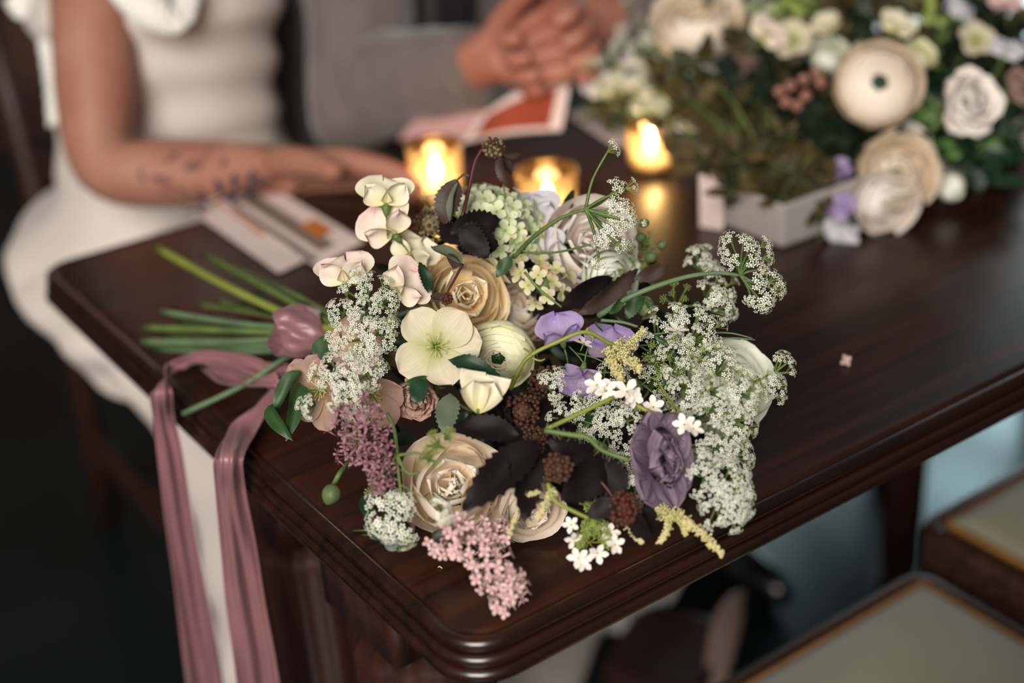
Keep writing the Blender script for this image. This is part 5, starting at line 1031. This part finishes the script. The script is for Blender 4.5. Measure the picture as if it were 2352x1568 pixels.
# things on the floor under the table
b = MB()
bag = put('bag', None, TL((1.02, 1.16, 0)), None, 'dark brown leather bag with a pale strap on the floor under the table', 'bag')
def rbox(name, c, hx, hy, h, rz, m, parent, top=.86):
    V = []; F = []; n = 32
    for z, s in ((0, .96), (.01, 1), (h * .5, 1.0), (h * .85, .96), (h, top), (h * .96, top * .85)):
        for i in range(n):
            a = 2 * pi * i / n; e = .45; x = math.copysign(abs(math.cos(a)) ** e, math.cos(a)) * hx * s; y = math.copysign(abs(math.sin(a)) ** e, math.sin(a)) * hy * s
            V.append((x, y, z))
    for k in range(5):
        for i in range(n): F.append([k * n + i, k * n + (i + 1) % n, (k + 1) * n + (i + 1) % n, (k + 1) * n + i])
    F.append(list(range(n))[::-1]); F.append([5 * n + i for i in range(n)])
    return put(name, mesh(name, V, F, m), TL(c) @ Matrix.Rotation(rz, 4, 'Z'), parent)
rbox('bag_body', (.985, 1.165, 0), .085, .075, .055, .5, MT['leather'], bag)
q = catmull([Vector((.955, 1.045, .012)), Vector((1.0, 1.09, .045)), Vector((1.06, 1.135, .065)), Vector((1.11, 1.165, .06)), Vector((1.15, 1.195, .035))], 8); V = []
for j, p in enumerate(q):
    t = (q[min(j + 1, len(q) - 1)] - q[max(j - 1, 0)]).normalized(); s = t.cross(FW).normalized()
    for i in range(5): V.append(p + s * (i / 4 - .5) * (.014 + .026 * math.sin(pi * j / (len(q) - 1))))
o = put('strap', mesh('strap', V, grid(5, len(q)), MT['strap']), None, bag); md = o.modifiers.new('t', 'SOLIDIFY'); md.thickness = .004

# candles in amber speckled glasses
def glass_mat():
    m = bpy.data.materials.new('amber_mercury_glass'); m.use_nodes = True; nt = m.node_tree; n = nt.nodes; l = nt.links; n.remove(n['Principled BSDF']); out = n['Material Output']
    tr = n.new('ShaderNodeBsdfTransparent'); tr.inputs[0].default_value = (.96, .84, .64, 1); gl = n.new('ShaderNodeBsdfGlossy'); gl.inputs['Roughness'].default_value = .12; gl.inputs[0].default_value = (1, .8, .5, 1)
    tl = n.new('ShaderNodeBsdfTranslucent'); tl.inputs[0].default_value = (.46, .34, .20, 1)
    tc = n.new('ShaderNodeTexCoord'); vo = n.new('ShaderNodeTexVoronoi'); vo.inputs['Scale'].default_value = 90; l.new(tc.outputs['Object'], vo.inputs[0])
    rp = n.new('ShaderNodeValToRGB'); rp.color_ramp.elements[0].position = .25; rp.color_ramp.elements[1].position = .5; rp.color_ramp.elements[0].color = (.1, .1, .1, 1); rp.color_ramp.elements[1].color = (.5, .5, .5, 1); l.new(vo.outputs['Distance'], rp.inputs[0])
    m1 = n.new('ShaderNodeMixShader'); l.new(rp.outputs[0], m1.inputs[0]); l.new(tr.outputs[0], m1.inputs[1]); l.new(tl.outputs[0], m1.inputs[2])
    fr = n.new('ShaderNodeLayerWeight'); fr.inputs[0].default_value = .35; m2 = n.new('ShaderNodeMixShader'); l.new(fr.outputs['Facing'], m2.inputs[0]); l.new(m1.outputs[0], m2.inputs[1]); l.new(gl.outputs[0], m2.inputs[2]); l.new(m2.outputs[0], out.inputs[0])
    return m
GLM = glass_mat()
fm = bpy.data.materials.new('candle_flame'); fm.use_nodes = True; _p = fm.node_tree.nodes['Principled BSDF']; _p.inputs['Base Color'].default_value = (1, .7, .3, 1); _p.inputs['Emission Color'].default_value = (1, .80, .47, 1); _p.inputs['Emission Strength'].default_value = 130
wm = mat('glowing_wax', (.85, .62, .34), .4, .4, sss=.2); wm.node_tree.nodes['Principled BSDF'].inputs['Emission Color'].default_value = (1, .72, .42, 1); wm.node_tree.nodes['Principled BSDF'].inputs['Emission Strength'].default_value = .9  # wax emits a little itself, standing in for flame light inside it
def candle(px, py, r, h, label, watt, bulge=0.0, wax=.35):
    p = T(px, py); t = put('candle_glass', None, TL(p), None, label, 'candle', 'glass candles along the table'); W = TL(p)
    pr = [(0.0, .003), (.7, .003), (.9, .006)]; nz = 12
    outer = [(r * (.86 + .14 * (i / nz) + bulge * math.sin(pi * i / nz)), h * i / nz) for i in range(nz + 1)]; inner = [(q - .0025, max(z, .006)) for q, z in outer[::-1]]
    pts = [(0.0001, 0)] + outer + inner + [(0.0001, .006)]; V = []; F = []; nu = 28
    for q, z in pts:
        for j in range(nu): a = 2 * pi * j / nu; V.append((q * math.cos(a), q * math.sin(a), z))
    for k in range(len(pts) - 1):
        for j in range(nu): F.append([k * nu + j, k * nu + (j + 1) % nu, (k + 1) * nu + (j + 1) % nu, (k + 1) * nu + j])
    put('glass', mesh('glass', V, F, GLM), W, t)
    b = MB(); b.tube([(0, 0, .007), (0, 0, h * wax - .002), (0, 0, h * wax)], [r * .72, r * .74, r * .70], 20); c = put('wax', b.make('wax', [wm]), W, t)
    b = MB(); b.tube([(0, 0, h * wax), (.001, 0, h * wax + .008)], .0008, 5); put('wick', b.make('wick', [MT['black']]), W, c)
    z0 = h * wax + .006; b = MB(); b.tube([(0, 0, z0), (0, 0, z0 + .005), (0, 0, z0 + .011), (0, 0, z0 + .017), (0, 0, z0 + .024)], [.0012, .0042, .005, .003, .0004], 10); put('flame', b.make('flame', [fm]), W, t)
    l = bpy.data.lights.new('flame_light', 'POINT'); l.energy = watt * 1.3; l.color = (1, .72, .44); l.shadow_soft_size = .012; lo = bpy.data.objects.new('flame_light', l); COL.objects.link(lo); lo.location = p + Vector((0, 0, z0 + .012))
candle(1008, 468, .030, .068, 'tall amber candle glass behind the bronze leaf, nearest the woman\'s hand', .35)
candle(1497, 392, .026, .050, 'small round candle glass beside the planter with the brightest flame', .35, .10)
candle(1262, 520, .031, .062, 'amber candle glass hidden up to its rim behind the bouquet', .2, 0, .3)

# ------------------------------------------------------------------ planter with the centrepiece flowers
PX0, PX1, PY0, PY1, PH = .898, 1.43, .886, .984, .048
def planter():
    W = TL(((PX0 + PX1) / 2, (PY0 + PY1) / 2, ZT)); lx, ly = (PX1 - PX0) / 2, (PY1 - PY0) / 2; b = MB(); V = []; F = []
    def ring(x, y, z): return [(-x, -y, z), (x, -y, z), (x, y, z), (-x, y, z)]
    R = [ring(lx - .003, ly - .003, 0), ring(lx, ly, .003), ring(lx + .006, ly + .006, PH), ring(lx + .001, ly + .001, PH), ring(lx - .003, ly - .003, .012)]
    V = [v for r in R for v in r]
    for k in range(4):
        for j in range(4): F.append([k * 4 + j, k * 4 + (j + 1) % 4, (k + 1) * 4 + (j + 1) % 4, (k + 1) * 4 + j])
    F += [[3, 2, 1, 0], [16, 17, 18, 19]]
    t = put('planter', mesh('planter', V, F, MT['planter'], False), W, None, 'long pale ceramic trough planter holding the centrepiece flowers', 'planter'); bevelled(t, .003)
    b.box((-lx + .006, -ly + .006, .014), (lx - .006, ly - .006, PH - .012)); put('floral_foam', b.make('floral_foam', [MT['soil']], False), W, t)
planter()
CG = 'flowers of the centrepiece'
def tagc(o, lb, cat='flower', g=CG): o['label'] = lb; o['category'] = cat; o['group'] = g; return o
def foot(p):  # where a stem goes into the foam
    return Vector((min(max(p.x, PX0 + .03), PX1 - .03), min(max(p.y, PY0 + .02), PY1 - .02), ZT + PH - .02))
def cstem(o, p, n, r=.0022):
    W = WM[o.name]; p = Vector(p); n = Vector(n); b = MB(); f = foot(p); q = catmull([p - n * .012, p - n * .045 + Vector((0, 0, -.005)), (p - n * .05).lerp(f, .6), f], 4); b.tube(q, r, 5)
    put('stem', b.make('stem', [MT['stem']]), None, o)
def cf(fn, px, py, d, nv, Rpx, mt, lb, **kw):
    p = P(px, py, d); n = N(*nv); o = fn(p, n, S(Rpx, d), mt, None, **kw) if fn is not poppy else None
    tagc(o, lb); cstem(o, p, n); return o
cf(ranunculus, 2016, 196, 1.38, (-.08, .10, 1), 96, 'peachrose', 'round peach ranunculus with a green eye facing the viewer in the centrepiece')
cf(rose, 1602, 62, 1.53, (-.1, .55, .8), 92, 'peachrose', 'plump peach rose at the top left of the centrepiece')
cf(carnation, 2215, 245, 1.38, (.25, .1, .95), 92, 'blushrose', 'ruffled blush white bloom right of the green-eyed ranunculus')
cf(rose, 2062, 395, 1.37, (-.1, .1, 1), 78, 'peachrose', 'open tan peach rose low in the centrepiece above the lilac sweet pea')
cf(rose, 2030, 465, 1.365, (.15, -.3, .9), 66, 'blushrose', 'pale rose hanging lowest over the planter\'s long side')
cf(carnation, 2090, 330, 1.43, (.3, .3, .9), 50, 'blushrose', 'small blush bloom tucked behind the tan peach rose', name='spray_rose')
o = sweet_pea(P(1905, 480, 1.36), N(-.2, .3, .9), S(58, 1.36), 'lilac', None, -.3, var=.4); tagc(o, 'lilac sweet pea dangling in front of the planter'); cstem(o, P(1905, 480, 1.36), N(-.2, .3, .9))
o = sweet_pea(P(1935, 525, 1.355), N(.1, .1, 1), S(46, 1.36), 'palelilac', None, 2.6, var=1.4); tagc(o, 'paler lilac sweet pea dangling lowest in front of the planter'); cstem(o, P(1935, 525, 1.355), N(.1, .1, 1))
o = sweet_pea(P(1925, 398, 1.38), N(.1, .3, 1), S(38, 1.38), 'lilac', None, .6, var=2.2); tagc(o, 'small deep lilac sweet pea above the hanging pair'); cstem(o, P(1925, 398, 1.42), N(.1, .3, 1))
for i, (x, y, d, R, m, lb) in enumerate([(1450, 155, 1.58, 32, 'lilac', 'purple sweet pea near the man\'s hands'), (1380, 205, 1.58, 46, 'palelilac', 'pale mauve sweet pea leftmost in the centrepiece, by the man\'s cuff'), (1530, 175, 1.55, 28, 'lilac', 'small purple sweet pea under the plump peach rose'), (2210, 30, 1.48, 50, 'palelilac', 'pale violet sweet pea at the top right of the centrepiece'), (2310, 120, 1.42, 44, 'palelilac', 'pale violet sweet pea at the right edge'), (1760, 80, 1.46, 52, 'blushcream', 'blush sweet pea between the two round peach blooms'), (1900, 60, 1.46, 44, 'cream', 'cream sweet pea high in the centrepiece'), (2060, 60, 1.44, 46, 'cream', 'cream sweet pea above the green-eyed ranunculus'), (1580, 290, 1.47, 34, 'blushcream', 'small blush sweet pea above the tealight'), (2310, 10, 1.48, 40, 'pink', 'pink sweet pea cut by the top right corner')]):
    p = P(x, y, d); n = N(rng.uniform(-.3, .3), rng.uniform(0, .5), .9); o = sweet_pea(p, n, S(R, d), m, None, rng.uniform(-.8, .8), var=i * .7); tagc(o, lb); cstem(o, p, n)
for (fn, x, y, d, nv, R, m, lb) in ((carnation, 1700, 150, 1.50, (0, .2, 1), 46, 'dusk', 'dusty tan bloom half sunk in olive leaves right of the plump peach rose'), (rose, 1905, 130, 1.47, (0, .3, 1), 40, 'whiterose', 'small cream bloom up and left of the green-eyed ranunculus'), (carnation, 2330, 205, 1.43, (.4, .2, .9), 50, 'dusk', 'dusky bloom at the right edge beside the ruffled blush one'), (rose, 2110, 130, 1.43, (.2, .4, .9), 34, 'ivory', 'small ivory bloom up and right of the green-eyed ranunculus'), (hellebore, 2240, 95, 1.44, (.1, .3, .9), 48, 'hellebore', 'open green-cream bloom high at the right of the centrepiece'), (hellebore, 1820, 95, 1.47, (-.2, .3, .9), 50, 'hellebore', 'open green-cream bloom above the pinkish berries')):
    cf(fn, x, y, d, nv, R, m, lb)
o = put('rose_bud', core_mesh('rose'), frame(P(2185, 432, 1.40), N(.1, -.5, .8), S(36, 1.40)), None); tagc(o, 'closed cream rose bud hanging at the right of the planter')
petals_on(o, [(shell_petal(.95, 160, 16, 125, -.2, .03, 3, i, 1.25, .25, mt='whiterose'), i * 2.09, 0, 1 - .04 * i) for i in range(3)] + [(shell_petal(.80, 160, 10, 140, -.3, .03, 3, i, 1.35, .2, mt='whiterose'), i * 2.09 + 1, 0, 1) for i in range(3)]); cstem(o, P(2185, 432, 1.40), N(.1, -.5, .8))
def berries(px, py, d, pts, r, lb, mt='seed_pink'):
    p = P(px, py, d); W = TL(p); b = MB(); q = [p + RT * S(x, d) + UP * S(-y, d) - FW * S(z, d) for x, y, z in pts]; f = foot(p)
    for c in q: b.tube(catmull([c, p.lerp(c, .4) + FW * .006, p + FW * .02], 3), .0009, 4)
    b.tube(catmull([p + FW * .02, p.lerp(f, .5) + FW * .01, f], 4), .0014, 5)
    o = put('berry_sprig', b.make('berry_sprig', [MT['stem_red']]), None, None, lb, 'berries', CG)
    WM[o.name] = Matrix.Identity(4)
    for c in q:
        m = MB(); m.ball((0, 0, 0), r, 0, 10, 8); m.octa((0, 0, r), r * .35, 1)
        put('berry', m.make('berry', [MT[mt], MT['redbrown']]), frame(c, N(rng.uniform(-.4, .4), rng.uniform(-.4, .2), 1)), o)
MT['seed_pink'] = mat('berry_pinkish_tan', (.50, .27, .19), .45, .4, col2=(.30, .12, .09), vscale=120)
berries(1800, 430, 1.39, [(-28, 0, 0), (18, -14, 4), (36, 12, 0), (12, 24, 2), (-5, 45, 0), (-50, 42, -4)], S(16, 1.39), 'cluster of pinkish tan berries hanging over the planter corner')
berries(1835, 205, 1.42, [(-45, 5, 0), (-30, 30, 0), (-5, 38, 2), (10, -22, 0), (40, -38, 0), (50, -15, 0), (15, 15, 3), (-20, -8, 0)], S(13, 1.46), 'cluster of pinkish berries left of the green-eyed ranunculus')
berries(1650, 320, 1.50, [(-20, 0, 0), (10, -18, 0), (25, 10, 0), (0, 25, 0)], S(12, 1.5), 'small berry cluster deep on the left of the planter', 'brown')
def sprig(b, p, tip, k, mt, ls, kind='plain', wr=.5):
    f = foot(p); q = catmull([f, f.lerp(p, .5) + Vector((0, 0, .02)), p, tip], 5); b.tube(q, [.0018 - .0012 * i / len(q) for i in range(len(q))], 5, 1)
    LV, LF_ = leaf_mesh(kind); U = FL['umbellet']
    for i in range(k):
        j = int((.25 + .75 * (i + .5) / k) * (len(q) - 1)); c = q[j]; d = Vector((rng.uniform(-1, 1), rng.uniform(-1, 1), rng.uniform(-.5, .9))).normalized(); ax = (q[min(j + 1, len(q) - 1)] - q[j - 1]).normalized(); d = (d + ax * .5).normalized()
        if mt == 'lacew':
            me = U[i % 4]; m = frame(c + d * ls, d, ls * .55, rng.random() * 6); b.add([m @ v.co for v in me.vertices], [list(p_.vertices) for p_ in me.polygons], 0); n_ = len(me.polygons); b.mi[-n_:] = [2 if p_.material_index else 0 for p_ in me.polygons]
        else:
            L = ls * rng.uniform(.7, 1.2); w_ = ls * wr * rng.uniform(.8, 1.2); z = -FW - d * (-FW).dot(d); z = z.normalized() if z.length > 1e-3 else d.orthogonal().normalized(); z = Quaternion(d, rng.uniform(-.8, .8)) @ z; x = d.cross(z)
            b.add([c + x * (v[0] * w_) + d * (v[1] * L) + z * (v[2] * L) for v in LV], LF_, 0)
def zone(n, x0, x1, y0, y1, d0, d1, mt, k, ls, lb, kind='plain', wr=.5, low=.035):
    b = MB()
    for i in range(n):
        x, y = rng.uniform(x0, x1), rng.uniform(y0, y1); d = rng.uniform(d0, d1); p = P(x, y, d); p.z = max(p.z, ZT + low); q = P(x + rng.uniform(-70, 70), y + rng.uniform(-70, 50), d - rng.uniform(.0, .03)); q.z = max(q.z, ZT + .02)
        sprig(b, p, q, k, mt, ls, kind, wr)
    o = put('foliage', b.make('foliage', [MT['white' if mt == 'lacew' else mt], MT['stem'], MT['lime']]), None, None, lb, 'foliage', None, 'stuff')
zone(46, 1540, 1900, 60, 440, 1.47, 1.6, 'olive', 11, .030, 'olive brown leaves filling the left half of the centrepiece')
zone(34, 1650, 2350, 0, 150, 1.48, 1.7, 'olive', 11, .030, 'olive leaves along the top of the centrepiece')
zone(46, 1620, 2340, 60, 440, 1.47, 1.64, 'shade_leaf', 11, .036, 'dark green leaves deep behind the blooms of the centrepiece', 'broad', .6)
zone(22, 2060, 2350, 200, 420, 1.46, 1.58, 'deep', 9, .034, 'glossy green leaves on the right of the centrepiece', 'broad', .55)
zone(24, 1370, 1600, 80, 270, 1.55, 1.66, 'lacew', 10, .018, 'hazy white lace flowers at the left end of the centrepiece')
zone(16, 1500, 1680, 180, 350, 1.48, 1.58, 'olive', 10, .026, 'olive leaves hanging over the round candle glass')
zone(5, 1690, 1800, 20, 130, 1.56, 1.62, 'lacew', 7, .018, 'hazy white lace flowers just right of the plump peach rose')
zone(44, 1640, 1880, 350, 480, 1.345, 1.44, 'olive', 11, .024, 'olive brown leaves spilling over the planter\'s near corner', low=.028)
zone(30, 1840, 2060, 270, 420, 1.42, 1.5, 'shade_leaf', 11, .032, 'leaves coloured dark as the shadow under the green-eyed ranunculus', 'broad', .6)  # near-black fill leaves stand in for the shadow mass
zone(14, 2080, 2350, 350, 470, 1.40, 1.5, 'deep', 9, .030, 'glossy green leaves trailing along the planter\'s long side', 'broad', .55)
zone(20, 1380, 1560, 170, 300, 1.56, 1.66, 'olive', 9, .022, 'fine olive leaves below the white lace at the left end')
zone(12, 1700, 2340, 0, 120, 1.5, 1.6, 'lime', 9, .022, 'pale lime leaves along the top of the centrepiece')
for (x, y, x2, y2, d, w_, lb) in ((2080, 262, 2150, 262, 1.44, 44, 'bright green leaf beside the green-eyed ranunculus'), (2150, 330, 2215, 350, 1.43, 50, 'bright green leaf under the ruffled blush bloom'), (2210, 350, 2300, 330, 1.43, 44, 'long bright green leaf at the right of the planter'), (1690, 20, 1760, 40, 1.6, 50, 'bright green leaf beside the plump peach rose')):
    a = P(x, y, d); o = put('single_leaf', None, TL(a), None); tagc(o, lb, 'leaf'); leaf(a, P(x2, y2, d - .02), S(w_, d), 'bright', o, 'broad', None, .2); b = MB(); b.tube(catmull([a, a.lerp(foot(a), .5), foot(a)], 4), .0015, 5); put('stem', b.make('stem', [MT['stem']]), None, o)
cD = [T(1608, 520, .001), T(1662, 528, .001), T(1662, 528, .001) + Vector((0, 0, .055)), T(1608, 520, .001) + Vector((0, 0, .055))]
cd_ = sheet('pale_strip', cD, .0015, MT['paper']); cd_['label'] = 'pale pink card standing upright against the planter\'s end'; cd_['category'] = 'card'  # thin pale pink upright strip beside the planter
